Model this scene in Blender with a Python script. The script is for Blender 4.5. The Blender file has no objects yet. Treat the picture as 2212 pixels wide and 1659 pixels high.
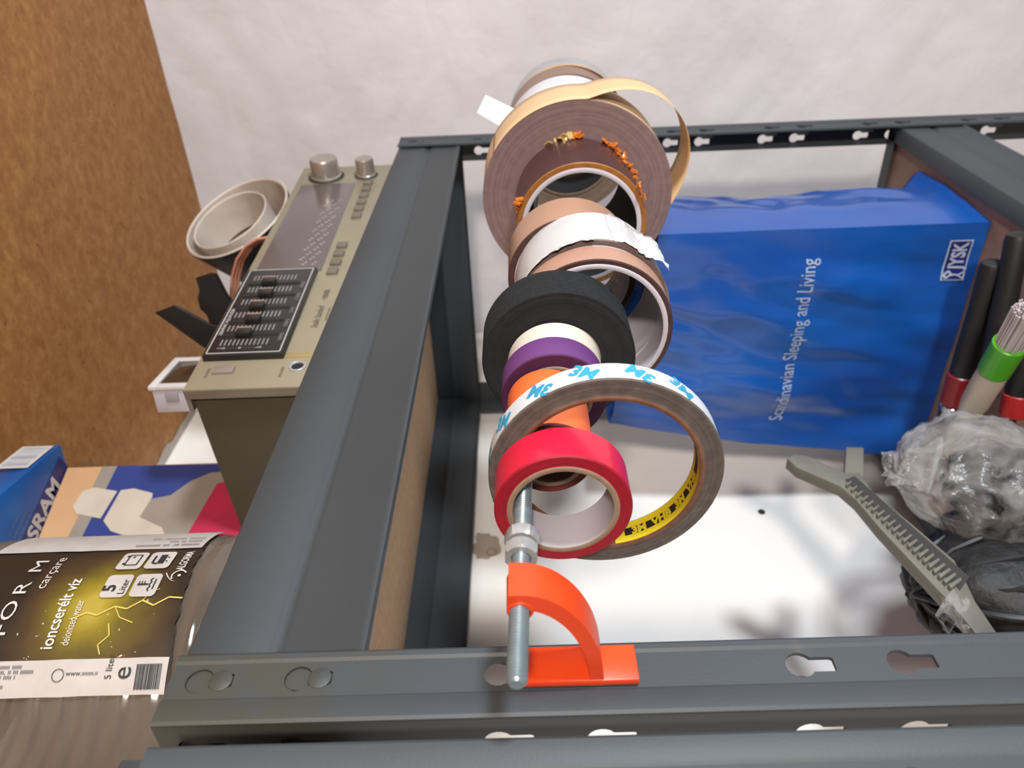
import bpy, bmesh, math, random
from mathutils import Vector, Matrix, noise
random.seed(7)
SC = bpy.context.scene
COL = SC.collection
def V(*a): return Vector(a)

# ---------------------------------------------------------------- camera (photo taken with the phone on its side)
F, YAW, PITCH, ROLL = 1657.0, .577, .0181, -.0344
CAM = V(-.19143, -.2457, -.064665)
fw = V(math.cos(YAW)*math.cos(PITCH), math.sin(YAW)*math.cos(PITCH), math.sin(PITCH))
rt = V(math.sin(YAW), -math.cos(YAW), 0); up = rt.cross(fw)
ir = -up*math.cos(ROLL) + rt*math.sin(ROLL); iu = rt*math.cos(ROLL) + up*math.sin(ROLL)
cd = bpy.data.cameras.new('camera'); cam = bpy.data.objects.new('camera', cd); COL.objects.link(cam)
cd.sensor_width = 36; cd.lens = 36*F/2212; cd.clip_start = .01; cd.clip_end = 50
cam.matrix_world = Matrix(((ir.x, iu.x, -fw.x, CAM.x), (ir.y, iu.y, -fw.y, CAM.y), (ir.z, iu.z, -fw.z, CAM.z), (0, 0, 0, 1)))
cd.dof.use_dof = True; cd.dof.focus_distance = .36; cd.dof.aperture_fstop = 13
SC.camera = cam
# ---------------------------------------------------------------- world, lamps, exposure
w = bpy.data.worlds.new('room_air'); SC.world = w; w.use_nodes = True
w.node_tree.nodes['Background'].inputs[0].default_value = (1, .97, .95, 1)
w.node_tree.nodes['Background'].inputs[1].default_value = .17
def area(name, loc, target, size, power, col):
    l = bpy.data.lights.new(name, 'AREA'); l.shape = 'DISK'; l.size = size; l.energy = power; l.color = col
    o = bpy.data.objects.new(name, l); COL.objects.link(o); o.location = loc
    o.rotation_euler = (Vector(target)-Vector(loc)).to_track_quat('-Z', 'Y').to_euler()
    o.visible_camera = True
    return o
area('warm_lamp', (-.95, -1.1, -.03), (.3, .3, -.1), .13, 27, (1, .90, .80))
area('cool_lamp', (.02, -1.25, -.34), (.40, .2, -.15), .18, 24, (.84, .92, 1))
vs = SC.view_settings; vs.view_transform = 'Standard'; vs.look = 'None'; vs.gamma = 1; vs.exposure = 0; vs.use_curve_mapping = False

# ---------------------------------------------------------------- helpers
def ray(x, y): return fw + ir*((x-1106)/F) + iu*((829.5-y)/F)
def at(x, y, ax, val):
    d = ray(x, y); i = 'XYZ'.index(ax); return CAM + d*((val-CAM[i])/d[i])
def zfor(X, Y, px):
    """height of the point (X, Y) that stands at photo column px"""
    z0, z1 = 0., -.1
    def f(z):
        d = V(X, Y, z)-CAM; return 1106 + F*d.dot(ir)/d.dot(fw) - px
    for _ in range(12):
        a, b = f(z0), f(z1)
        if abs(b-a) < 1e-9: break
        z0, z1 = z1, z1 - b*(z1-z0)/(b-a)
    return z1
OBJ = .66          # overall reflectance of the painted and plastic things
def lin(c, k=None):
    k = OBJ if k is None else k
    return tuple(k*((v/255)/12.92 if v/255 <= .04045 else ((v/255+.055)/1.055)**2.4) for v in c)
class NT:
    def __init__(s, name):
        s.m = bpy.data.materials.new(name); s.m.use_nodes = True; s.t = s.m.node_tree
        s.b = s.t.nodes['Principled BSDF']
    def n(s, typ, **k):
        o = s.t.nodes.new(typ)
        for a, v in k.items():
            if a in o.inputs.keys() if hasattr(o.inputs, 'keys') else False: o.inputs[a].default_value = v
            else: setattr(o, a, v)
        return o
    def l(s, a, b): s.t.links.new(a, b)
def mat(name, col, rough=.5, metal=0, col2=None, scale=30, bump=0, bscale=None, detail=4, spec=.5, stretch=(1, 1, 1), lo=.35, hi=.65, trans=0, coat=0, sheen=0, alpha=1, sub=0):
    N = NT(name); b = N.b
    c1 = (*lin(col), 1)
    b.inputs['Base Color'].default_value = c1; b.inputs['Roughness'].default_value = rough; b.inputs['Metallic'].default_value = metal
    b.inputs['Specular IOR Level'].default_value = spec; b.inputs['Transmission Weight'].default_value = trans
    b.inputs['Coat Weight'].default_value = coat; b.inputs['Alpha'].default_value = alpha
    tc = N.n('ShaderNodeTexCoord'); mp = N.n('ShaderNodeMapping'); mp.inputs['Scale'].default_value = stretch
    N.l(tc.outputs['Object'], mp.inputs['Vector'])
    if col2 is None: col2 = tuple(v*.93 for v in col)
    nz = N.n('ShaderNodeTexNoise'); nz.inputs['Scale'].default_value = scale; nz.inputs['Detail'].default_value = detail
    N.l(mp.outputs[0], nz.inputs['Vector'])
    r = N.n('ShaderNodeValToRGB'); r.color_ramp.elements[0].position = lo; r.color_ramp.elements[1].position = hi
    r.color_ramp.elements[0].color = c1; r.color_ramp.elements[1].color = (*lin(col2), 1)
    N.l(nz.outputs['Fac'], r.inputs[0]); N.l(r.outputs[0], b.inputs['Base Color'])
    if bump:
        n2 = N.n('ShaderNodeTexNoise'); n2.inputs['Scale'].default_value = bscale or scale*3; n2.inputs['Detail'].default_value = 5
        N.l(mp.outputs[0], n2.inputs['Vector'])
        bp = N.n('ShaderNodeBump'); bp.inputs['Strength'].default_value = bump; bp.inputs['Distance'].default_value = .002
        N.l(n2.outputs['Fac'], bp.inputs['Height']); N.l(bp.outputs[0], b.inputs['Normal'])
    return N.m
class MB:
    def __init__(s): s.v = []; s.f = []; s.mi = []; s.cur = 0
    def add(s, vs, fs):
        o = len(s.v); s.v += [tuple(v) for v in vs]; s.f += [tuple(i+o for i in f) for f in fs]; s.mi += [s.cur]*len(fs); return s
    def box(s, c, d, M=None):
        x, y, z = (e/2 for e in d); c = Vector(c)
        vs = [V(a*x, b*y, e*z) for a in (-1, 1) for b in (-1, 1) for e in (-1, 1)]
        vs = [(M @ v if M else v)+c for v in vs]
        return s.add(vs, [(0, 1, 3, 2), (4, 6, 7, 5), (0, 4, 5, 1), (2, 3, 7, 6), (0, 2, 6, 4), (1, 5, 7, 3)])
    def bar(s, a, b): return s.box([(p+q)/2 for p, q in zip(a, b)], [abs(q-p) for p, q in zip(a, b)])
    def hexa(s, low, high):
        """low, high: four corners each, same winding"""
        return s.add(list(low)+list(high), [(3, 2, 1, 0), (4, 5, 6, 7), (0, 1, 5, 4), (1, 2, 6, 5), (2, 3, 7, 6), (3, 0, 4, 7)])
    def lathe(s, prof, n=48, org=(0, 0, 0), axis='X', closed=False, M=None, cap=True):
        """prof: (t along axis, radius)"""
        org = Vector(org); vs = []; fs = []
        for t, r in prof:
            for k in range(n):
                a = 2*math.pi*k/n; p = V(t, r*math.cos(a), r*math.sin(a))
                if axis == 'Z': p = V(p.y, p.z, p.x)
                elif axis == 'Y': p = V(p.z, p.x, p.y)
                if M: p = M @ p
                vs.append(p+org)
        m = len(prof)
        for i in range(m if closed else m-1):
            j = (i+1) % m
            for k in range(n):
                q = (k+1) % n
                fs.append((i*n+k, i*n+q, j*n+q, j*n+k))
        if not closed and cap:
            if prof[0][1] > 1e-6: fs.append(tuple(range(n))[::-1])
            if prof[-1][1] > 1e-6: fs.append(tuple((m-1)*n+k for k in range(n)))
        return s.add(vs, fs)
    def tube(s, pts, r, n=10, cap=True):
        pts = [Vector(p) for p in pts]; rs = r if isinstance(r, (list, tuple)) else [r]*len(pts)
        vs = []; fs = []; prev = None
        for i, p in enumerate(pts):
            t = (pts[min(i+1, len(pts)-1)]-pts[max(i-1, 0)]).normalized()
            if prev is None:
                a = t.orthogonal().normalized()
            else:
                a = (prev - t*prev.dot(t)).normalized()
            prev = a; b = t.cross(a)
            for k in range(n):
                g = 2*math.pi*k/n; vs.append(p+(a*math.cos(g)+b*math.sin(g))*rs[i])
        for i in range(len(pts)-1):
            for k in range(n):
                q = (k+1) % n; fs.append((i*n+k, i*n+q, (i+1)*n+q, (i+1)*n+k))
        if cap: fs += [tuple(range(n))[::-1], tuple((len(pts)-1)*n+k for k in range(n))]
        return s.add(vs, fs)
    def grid(s, fn, nu, nv):
        vs = [fn(i/nu, j/nv) for i in range(nu+1) for j in range(nv+1)]
        fs = [(i*(nv+1)+j, (i+1)*(nv+1)+j, (i+1)*(nv+1)+j+1, i*(nv+1)+j+1) for i in range(nu) for j in range(nv)]
        return s.add(vs, fs)
    def prism(s, outline, ax, lo, hi):
        """closed 2-D outline (CCW) extruded along axis ax"""
        def P(a, b, t): return {'X': (t, a, b), 'Y': (a, t, b), 'Z': (a, b, t)}[ax]
        n = len(outline); vs = [P(a, b, lo) for a, b in outline]+[P(a, b, hi) for a, b in outline]
        fs = [tuple(range(n))[::-1], tuple(range(n, 2*n))]+[(i, (i+1) % n, n+(i+1) % n, n+i) for i in range(n)]
        return s.add(vs, fs)
    def mesh(s, me):
        return s.add([v.co for v in me.vertices], [tuple(p.vertices) for p in me.polygons])
    def build(s, name, mats, parent=None, smooth=35, bevel=0, solid=0, fix=True):
        me = bpy.data.meshes.new(name); me.from_pydata(s.v, [], s.f)
        mats = mats if isinstance(mats, (list, tuple)) else [mats]
        for m in mats: me.materials.append(m)
        me.polygons.foreach_set('material_index', s.mi)
        if fix:
            bm = bmesh.new(); bm.from_mesh(me); bmesh.ops.remove_doubles(bm, verts=bm.verts, dist=1e-6)
            bmesh.ops.recalc_face_normals(bm, faces=bm.faces)
            if bevel:
                es = [e for e in bm.edges if len(e.link_faces) == 2 and e.calc_face_angle(0) > .6]
                bmesh.ops.bevel(bm, geom=es, offset=bevel, segments=2, affect='EDGES', profile=.5)
            bm.to_mesh(me); bm.free()
        me.update()
        if smooth:
            me.shade_smooth(); me.set_sharp_from_angle(angle=math.radians(smooth))
        o = bpy.data.objects.new(name, me); COL.objects.link(o)
        if solid:
            md = o.modifiers.new('solid', 'SOLIDIFY'); md.thickness = solid; md.offset = 0
        if parent is not None:
            o.parent = parent; o.matrix_parent_inverse = parent.matrix_world.inverted() if parent.type != 'EMPTY' else Matrix.Translation(-Vector(parent.location))
        return o
def tag(o, label, cat, group=None, kind=None):
    o['label'] = label; o['category'] = cat
    if group: o['group'] = group
    if kind: o['kind'] = kind
    return o
def thing(name, label, cat, loc, group=None):
    o = bpy.data.objects.new(name, None); COL.objects.link(o); o.location = loc; o.empty_display_size = .02
    return tag(o, label, cat, group)
def struct(o): o['kind'] = 'structure'; return o
def flat2d(outline, holes, res=None):
    """filled 2-D shape with holes -> mesh in XY, thickness 1 along Z (−.5…+.5)"""
    c = bpy.data.curves.new('tmp', 'CURVE'); c.dimensions = '2D'; c.fill_mode = 'BOTH'; c.extrude = .5
    for poly in [outline]+holes:
        sp = c.splines.new('POLY'); sp.points.add(len(poly)-1); sp.use_cyclic_u = True
        for i, (x, y) in enumerate(poly): sp.points[i].co = (x, y, 0, 1)
    o = bpy.data.objects.new('tmp', c); COL.objects.link(o)
    dg = bpy.context.evaluated_depsgraph_get(); dg.update(); me = bpy.data.meshes.new_from_object(o.evaluated_get(dg))
    bpy.data.objects.remove(o); bpy.data.curves.remove(c)
    return me
def textmesh(body, size, align='LEFT', extrude=0, space=1, res=3, bold=0):
    c = bpy.data.curves.new('tmp', 'FONT'); c.body = body; c.size = size; c.align_x = align; c.extrude = extrude
    c.space_character = space; c.resolution_u = res; c.offset = bold
    o = bpy.data.objects.new('tmp', c); COL.objects.link(o)
    dg = bpy.context.evaluated_depsgraph_get(); dg.update(); me = bpy.data.meshes.new_from_object(o.evaluated_get(dg))
    bpy.data.objects.remove(o); bpy.data.curves.remove(c)
    return me
def textw(body, size):
    me = textmesh(body, size); x = max(v.co.x for v in me.vertices); bpy.data.meshes.remove(me); return x
def lettering(name, body, size, fn, m, parent, align='LEFT', space=1, bold=0, sy=1, sx=1, res=3):
    """print: flat letters mapped by fn(u, v) onto a surface"""
    me = textmesh(body, size, align, 0, space, res, bold); b = MB()
    b.add([fn(v.co.x*sx, v.co.y*sy) for v in me.vertices], [tuple(p.vertices) for p in me.polygons])
    bpy.data.meshes.remove(me)
    return b.build(name, m, parent, smooth=0, fix=False)

# ---------------------------------------------------------------- materials
def wall_mat(name, c1, c2):
    N = NT(name); b = N.b; tc = N.n('ShaderNodeTexCoord')
    n1 = N.n('ShaderNodeTexNoise'); n1.inputs['Scale'].default_value = 5; n1.inputs['Detail'].default_value = 6
    n2 = N.n('ShaderNodeTexNoise'); n2.inputs['Scale'].default_value = 22; n2.inputs['Detail'].default_value = 5; n2.inputs['Distortion'].default_value = .6
    n3 = N.n('ShaderNodeTexNoise'); n3.inputs['Scale'].default_value = 55
    mp = N.n('ShaderNodeMapping'); mp.inputs['Scale'].default_value = (1, .6, 1.0)
    N.l(tc.outputs['Object'], mp.inputs[0])
    for n in (n1, n3): N.l(tc.outputs['Object'], n.inputs['Vector'])
    N.l(mp.outputs[0], n2.inputs['Vector'])
    r = N.n('ShaderNodeValToRGB'); r.color_ramp.elements[0].color = (*lin(c1), 1); r.color_ramp.elements[1].color = (*lin(c2), 1)
    r.color_ramp.elements[0].position = .3; r.color_ramp.elements[1].position = .7
    N.l(n1.outputs['Fac'], r.inputs[0]); N.l(r.outputs[0], b.inputs['Base Color']); b.inputs['Roughness'].default_value = .62
    b.inputs['Specular IOR Level'].default_value = .35
    b1 = N.n('ShaderNodeBump'); b1.inputs['Strength'].default_value = .22; b1.inputs['Distance'].default_value = .008
    b2 = N.n('ShaderNodeBump'); b2.inputs['Strength'].default_value = .25; b2.inputs['Distance'].default_value = .003
    N.l(n2.outputs['Fac'], b1.inputs['Height']); N.l(n3.outputs['Fac'], b2.inputs['Height'])
    N.l(b1.outputs[0], b2.inputs['Normal']); N.l(b2.outputs[0], b.inputs['Normal'])
    return N.m
OBJ = 1.0
M_wallR = wall_mat('white_plaster', (203, 198, 199), (190, 185, 186))
M_wallB = mat('white_wall_paint', (232, 229, 224), .55, col2=(224, 220, 214), scale=4, bump=.12, bscale=25)
OBJ = .66
def board_mat(name, base, dark, light):
    N = NT(name); b = N.b; tc = N.n('ShaderNodeTexCoord')
    n1 = N.n('ShaderNodeTexNoise'); n1.inputs['Scale'].default_value = 95; n1.inputs['Detail'].default_value = 6; n1.inputs['Roughness'].default_value = .7
    v = N.n('ShaderNodeTexVoronoi'); v.inputs['Scale'].default_value = 120; v.inputs['Randomness'].default_value = 1
    mp = N.n('ShaderNodeMapping'); mp.inputs['Scale'].default_value = (1, .8, 1); mp.inputs['Rotation'].default_value = (0, 0, .6)
    N.l(tc.outputs['Object'], mp.inputs[0]); N.l(mp.outputs[0], n1.inputs['Vector'])
    n0 = N.n('ShaderNodeTexNoise'); n0.inputs['Scale'].default_value = 40; mx0 = N.n('ShaderNodeMixRGB'); mx0.inputs[0].default_value = .04
    N.l(mp.outputs[0], n0.inputs['Vector']); N.l(mp.outputs[0], mx0.inputs[1]); N.l(n0.outputs['Color'], mx0.inputs[2]); N.l(mx0.outputs[0], v.inputs['Vector'])
    r = N.n('ShaderNodeValToRGB'); e = r.color_ramp.elements
    e[0].position = .36; e[0].color = (*lin(dark), 1); e[1].position = .68; e[1].color = (*lin(light), 1)
    x = r.color_ramp.elements.new(.52); x.color = (*lin(base), 1)
    N.l(n1.outputs['Fac'], r.inputs[0])
    r2 = N.n('ShaderNodeValToRGB'); r2.color_ramp.elements[0].position = .04; r2.color_ramp.elements[0].color = (.3, .2, .15, 1)
    r2.color_ramp.elements[1].position = .24; r2.color_ramp.elements[1].color = (1, 1, 1, 1); N.l(v.outputs['Distance'], r2.inputs[0])
    n4 = N.n('ShaderNodeTexNoise'); n4.inputs['Scale'].default_value = 30; N.l(tc.outputs['Object'], n4.inputs['Vector'])
    r4 = N.n('ShaderNodeValToRGB'); r4.color_ramp.elements[0].position = .49; r4.color_ramp.elements[1].position = .62; N.l(n4.outputs['Fac'], r4.inputs[0])
    mx = N.n('ShaderNodeMixRGB', blend_type='MULTIPLY'); N.l(r4.outputs[0], mx.inputs[0]); N.l(r.outputs[0], mx.inputs[1]); N.l(r2.outputs[0], mx.inputs[2])
    N.l(mx.outputs[0], b.inputs['Base Color']); b.inputs['Roughness'].default_value = .6
    return N.m
M_ceil = board_mat('fibreboard', (182, 122, 60), (166, 104, 46), (200, 144, 80))
M_board = mat('chipboard', (224, 184, 144), .7, col2=(208, 168, 130), scale=120)
M_boardtop = mat('brown_board', (170, 138, 122), .6, col2=(158, 127, 112), scale=90)
M_steel = mat('grey_powder_coat', (66, 72, 76), .56, 0, col2=(62, 68, 72), scale=8, bump=.04, bscale=900, spec=.5)
M_steelw = mat('worn_powder_coat', (64, 70, 75), .56, 0, col2=(100, 94, 80), scale=26, lo=.66, hi=.8, bump=.04, bscale=700)
def grime(m):
    t = m.node_tree; b = t.nodes['Principled BSDF']; src = b.inputs['Base Color'].links[0].from_socket
    tc = t.nodes.new('ShaderNodeTexCoord'); sp = t.nodes.new('ShaderNodeSeparateXYZ'); t.links.new(tc.outputs['Object'], sp.inputs[0])
    mr = t.nodes.new('ShaderNodeMapRange'); mr.inputs[1].default_value = -.025; mr.inputs[2].default_value = .025; mr.inputs[4].default_value = .75; t.links.new(sp.outputs['Z'], mr.inputs[0])
    nz = t.nodes.new('ShaderNodeTexNoise'); nz.inputs['Scale'].default_value = 55; nz.inputs['Detail'].default_value = 5; t.links.new(tc.outputs['Object'], nz.inputs['Vector'])
    mu = t.nodes.new('ShaderNodeMath'); mu.operation = 'MULTIPLY'; mu.use_clamp = True; t.links.new(mr.outputs[0], mu.inputs[0])
    mg = t.nodes.new('ShaderNodeMapRange'); mg.inputs[1].default_value = .3; mg.inputs[2].default_value = .55; t.links.new(nz.outputs['Fac'], mg.inputs[0]); t.links.new(mg.outputs[0], mu.inputs[1])
    mx = t.nodes.new('ShaderNodeMixRGB'); t.links.new(mu.outputs[0], mx.inputs[0]); t.links.new(src, mx.inputs[1]); mx.inputs[2].default_value = (*lin((70, 68, 54)), 1); t.links.new(mx.outputs[0], b.inputs['Base Color'])
grime(M_steelw)
M_zinc = mat('zinc', (226, 228, 228), .32, .55, col2=(206, 210, 212), scale=60)
M_rod = mat('zinc_rod', (176, 194, 202), .3, .6, col2=(150, 168, 178), scale=80)
M_clip = mat('orange_plastic', (255, 84, 30), .38, col2=(250, 76, 26), scale=50)
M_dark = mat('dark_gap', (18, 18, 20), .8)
M_white = mat('white_print', (226, 222, 218), .6)
M_black = mat('black_print', (24, 24, 26), .6)

# ---------------------------------------------------------------- room
YB, XR, ZC = .378, .955, .416
def quad(name, pts, m, t=.02, nrm=None):
    return MB().hexa(pts, [Vector(p)+Vector(nrm)*t for p in pts]).build(name, m, smooth=0)
wb = struct(quad('wall_back', [(-2.5, YB, -1.4), (XR+.02, YB, -1.4), (XR+.02, YB, ZC+.03), (-2.5, YB, ZC+.03)], M_wallB, .03, (0, 1, 0)))
mbw = MB()
def plaster(u, v):
    y, z = -2.6+(YB+.03+2.6)*(u**.45), -1.4+(ZC+.03+1.4)*(v**.5)
    d = .0022*noise.noise((y*7, z*9, 1))+.0022*noise.noise((y*16+4, z*24, 3))+.0016*noise.noise((y*30-z*40, z*22, 6))*max(0, noise.noise((y*6, z*6, 11))+.2)+.0050*max(0, noise.noise((y*13, z*17, 8))-.35)
    return (XR-d-.001, y, z)
mbw.grid(plaster, 240, 200)
wr = struct(mbw.build('wall_right', M_wallR, smooth=80, fix=False)); sm_ = wr.modifiers.new('solid', 'SOLIDIFY'); sm_.thickness = .03; sm_.offset = -1
cl = struct(quad('ceiling', [(-2.5, YB, ZC), (XR, YB, ZC), (XR, -2.6, ZC), (-2.5, -2.6, ZC)], M_ceil, .012, (0, 0, 1)))
fl = struct(quad('floor', [(-2.5, YB+.03, -1.42), (XR+.03, YB+.03, -1.42), (XR+.03, -2.6, -1.42), (-2.5, -2.6, -1.42)], mat('floor_tiles', (150, 140, 128), .5), .02, (0, 0, -1)))
# white paint smeared on the board along both walls
M_smear = mat('paint_smear', (214, 206, 198), .7, col2=(196, 184, 170), scale=40)
def smear(name, a, b, inward, wmax, seed, n=60):
    a, b, inward = Vector(a), Vector(b), Vector(inward); vs = []; fs = []
    for i in range(n+1):
        p = a.lerp(b, i/n); k = wmax*(.35+.65*abs(noise.noise((i*.35+seed, seed, 0))))+.002*random.random()
        vs += [p, p+inward*k]
        if i: fs.append((2*i-2, 2*i, 2*i+1, 2*i-1))
    o = MB().add(vs, fs).build(name, M_smear, cl, smooth=0, fix=False); return o
smear('paint_smear', (XR-.001, YB, ZC-.0008), (XR-.001, -.4, ZC-.0008), (-1, 0, 0), .024, 1, 160)
smear('paint_smear', (XR, YB-.001, ZC-.0008), (0, YB-.001, ZC-.0008), (0, -1, 0), .03, 5)
# wall marks
def blot(name, c, nrm, r, m, parent, seed, n=22, zs=1.0, lift=.0007):
    c = Vector(c); nrm = Vector(nrm); u = nrm.cross(V(0, 0, 1)).normalized(); vs = [c+nrm*lift]; fs = []
    for k in range(n):
        a = 2*math.pi*k/n; q = r*(.75+.5*noise.noise((math.cos(a)*1.5+seed, math.sin(a)*1.5, seed)))
        vs.append(c+nrm*lift*.6+u*math.cos(a)*q+V(0, 0, math.sin(a)*q*zs))
    fs = [(0, 1+k, 1+(k+1) % n) for k in range(n)]
    return MB().add(vs, fs).build(name, m, parent, smooth=0, fix=False)
def hole(name, c, nrm, r, parent, m):
    c = Vector(c); q = Vector(nrm).to_track_quat('X', 'Z').to_matrix()
    return MB().lathe([(-.001, r*1.15), (.0009, r*1.0), (.0010, r*.86), (.0004, r*.7), (.0003, 1e-7)], 20, c, 'X', M=q, cap=False).build(name, m, parent)
M_hole = mat('drilled_hole', (62, 56, 50), .9, col2=(40, 36, 32), scale=300)
M_stain = mat('plaster_stain', (186, 170, 154), .8, col2=(196, 182, 168), scale=60)
hole('screw_hole', at(938, 245, 'X', XR-.0062), (-1, 0, 0), .0068, wr, M_hole)
blot('plaster_patch', at(944, 252, 'X', XR-.0062), (-1, 0, 0), .014, mat('dust_stain', (196, 190, 184), .8), wr, 2)
hole('screw_hole', at(1645, 1106, 'Y', YB), (0, -1, 0), .004, wb, M_hole)
blot('plaster_patch', at(1048, 1180, 'Y', YB), (0, -1, 0), .03, M_stain, wb, 7, zs=.7)
hole('screw_hole', at(1062, 1193, 'Y', YB), (0, -1, 0), .006, wb, mat('filled_hole', (168, 138, 122), .9))

# ---------------------------------------------------------------- metal shelf with posts, beams and boards
L, D, BT = .675, .343, .070           # clear width, clear depth, top of beam
PW = .0285                            # post flange
shelf = thing('metal_shelf', 'grey bolted metal shelf with keyhole posts standing in the room corner', 'shelf', (L/2, D/2, -1.4))
def keyhole(cz, cx, n=14):
    """round end up, slot below; list of (x, z)"""
    R, s, ln = .0052, .0030, .0124; a0 = math.asin(s/R)
    pts = [(cx+R*math.sin(a), cz+R*math.cos(a)) for a in [(-math.pi+a0)+(2*math.pi-2*a0)*k/n for k in range(n+1)]]
    pts.append((cx+s, cz-ln+.001)); pts.append((cx+s*.8, cz-ln)); pts.append((cx-s*.8, cz-ln)); pts.append((cx-s, cz-ln+.001))
    return pts
P3 = .0365
def slots(z0, zlo, ztop):
    out = []; k = -12
    while k < 40:
        for q in (0, 1):
            z = z0-3*P3*k-q*P3
            if zlo+.03 < z < ztop-.008: out.append(z)
        k += 1
    return out
ZLO = -1.4
def post(parent, xin, xout, yface, ydir, z0, top, m=M_steel, hy=.45):
    """L profile: front flange in the plane y=yface between xin and xout, side flange at xout going ydir"""
    t = .0016; mb = MB(); sx = 1 if xout > xin else -1
    cx = xin+(xout-xin)*.40
    zs = slots(z0, ZLO, top)
    f = flat2d([(min(xin, xout), ZLO), (max(xin, xout), ZLO), (max(xin, xout), top), (min(xin, xout), top)], [keyhole(z, cx) for z in zs])
    mb.add([(v.co.x, yface+(v.co.z)*t, v.co.y) for v in f.vertices], [tuple(p.vertices) for p in f.polygons])
    yb = yface+ydir*PW; cy = yface+ydir*PW*hy
    g = flat2d([(min(yface, yb), ZLO), (max(yface, yb), ZLO), (max(yface, yb), top), (min(yface, yb), top)], [keyhole(z, cy) for z in zs])
    mb.add([(xout+v.co.z*t, v.co.x, v.co.y) for v in g.vertices], [tuple(p.vertices) for p in g.polygons])
    # raised outer half of the front flange and rolled lip on the free edge
    xa, xb = xin+(xout-xin)*.66, xout+sx*t*.5
    yo = yface-ydir*t*.5
    mb.prism([(xa, yo), (xa+sx*.0016, yo-ydir*.0009), (xb-sx*.0012, yo-ydir*.0009), (xb, yo-ydir*.0002), (xb, yo+ydir*.0004), (xa, yo+ydir*.0004)], 'Z', ZLO, top)
    mb.prism([(xin-sx*.0004, yo), (xin+sx*.0008, yo-ydir*.0008), (xin+sx*.003, yo-ydir*.0008), (xin+sx*.0042, yo), (xin+sx*.004, yo+ydir*.001), (xin-sx*.0004, yo+ydir*.002)], 'Z', ZLO, top)
    o = mb.build('post', m, parent, smooth=30)
    for z in zs:
        if z > -.02:
            MB().bar((cx-.0075, yface+ydir*.0004, z-.018), (cx+.0075, yface+ydir*.0018, z+.007)).build('tongue', m, o, smooth=0)
            MB().lathe([(.0006, .0043), (-.0010, .0043), (-.0013, .0038), (-.0014, 1e-7)], 24, (cx, yface, z-.0078), 'Y').build('rivet', m, o)
    return o
post(shelf, -.0034, -.0317, -.0045, 1, -.0508, BT, M_steelw)
post(shelf, L+.0005, L+.0317, -.0045, 1, -.0190-3*P3, BT, hy=.60)
post(shelf, L+.0005, L+.0317, D+.020, -1, -.0508, BT)
post(shelf, -.0034, -.0317, D+.020, -1, -.0508, BT)
def beam(parent, a, b, ztop, inward):
    """pressed beam from a to b (xy), face outward, lip inward"""
    a, b = Vector((*a, 0)), Vector((*b, 0)); iv = Vector((*inward, 0))
    prof = [(.018, 0), (.0012, 0), (0, -.0012), (0, -.0300), (.0014, -.0322), (.0022, -.0345), (.0014, -.0368), (0, -.039), (0, -.0655), (-.0014, -.0668), (-.0014, -.0695), (-.0002, -.070), (.0035, -.0695)]
    t = .0013
    inner = [(d+t if 0 < i else d, z-t if i == 0 else (z-t*.6 if i == 1 else z)) for i, (d, z) in enumerate(prof)]
    loop = prof+inner[::-1]; vs = [a+iv*d+V(0, 0, ztop+z) for d, z in loop]+[b+iv*d+V(0, 0, ztop+z) for d, z in loop]; n = len(loop)
    fs = [(i, (i+1) % n, n+(i+1) % n, n+i) for i in range(n)]
    for i in range(len(prof)-1):
        fs.append((i, i+1, n-2-i, n-1-i)); fs.append((n+i, n+n-1-i, n+n-2-i, n+i+1))
    return MB().add(vs, fs).build('beam', M_steel, parent, smooth=50)
ZS2 = -.492
for zt in (BT, ZS2):
    beam(shelf, (-.031, -.0015), (L+.030, -.0015), zt, (0, 1))
    beam(shelf, (L+.0305, -.002), (L+.0305, D+.018), zt, (-1, 0))
    beam(shelf, (L+.030, D+.0185), (-.031, D+.0185), zt, (0, -1))
    beam(shelf, (-.0305, D+.018), (-.0305, -.002), zt, (1, 0))
MB().bar((-.027, .003, BT-.0105), (L+.026, D+.014, BT-.0018)).build('shelf_board', M_board, shelf, smooth=0, bevel=.0006)
MB().bar((-.027, .003, ZS2-.0125), (L+.026, D+.014, ZS2-.0048)).build('shelf_board', M_boardtop, shelf, smooth=0, bevel=.0006)
TOP = BT-.0018; LOW = ZS2-.0048
# the neighbouring shelf, only its right front post in view
shelf2 = thing('metal_shelf', 'second grey metal shelf whose front post stands beside the clip post', 'shelf', (-.3, .1, -1.4))
NX = at(1200, 1600, 'Y', -.018).x
post(shelf2, NX-.0285, NX, -.018, 1, -.0300, at(320, 1625, 'Y', -.018).z)
beam(shelf2, (-.75, -.0150), (NX-.001, -.0150), BT, (0, 1))
beam(shelf2, (NX-.001, -.012), (NX-.001, D), BT, (-1, 0))
MB().bar((-.75, -.010, BT-.0105), (NX-.005, D, BT-.0018)).build('shelf_board', M_board, shelf2, smooth=0)

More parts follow.
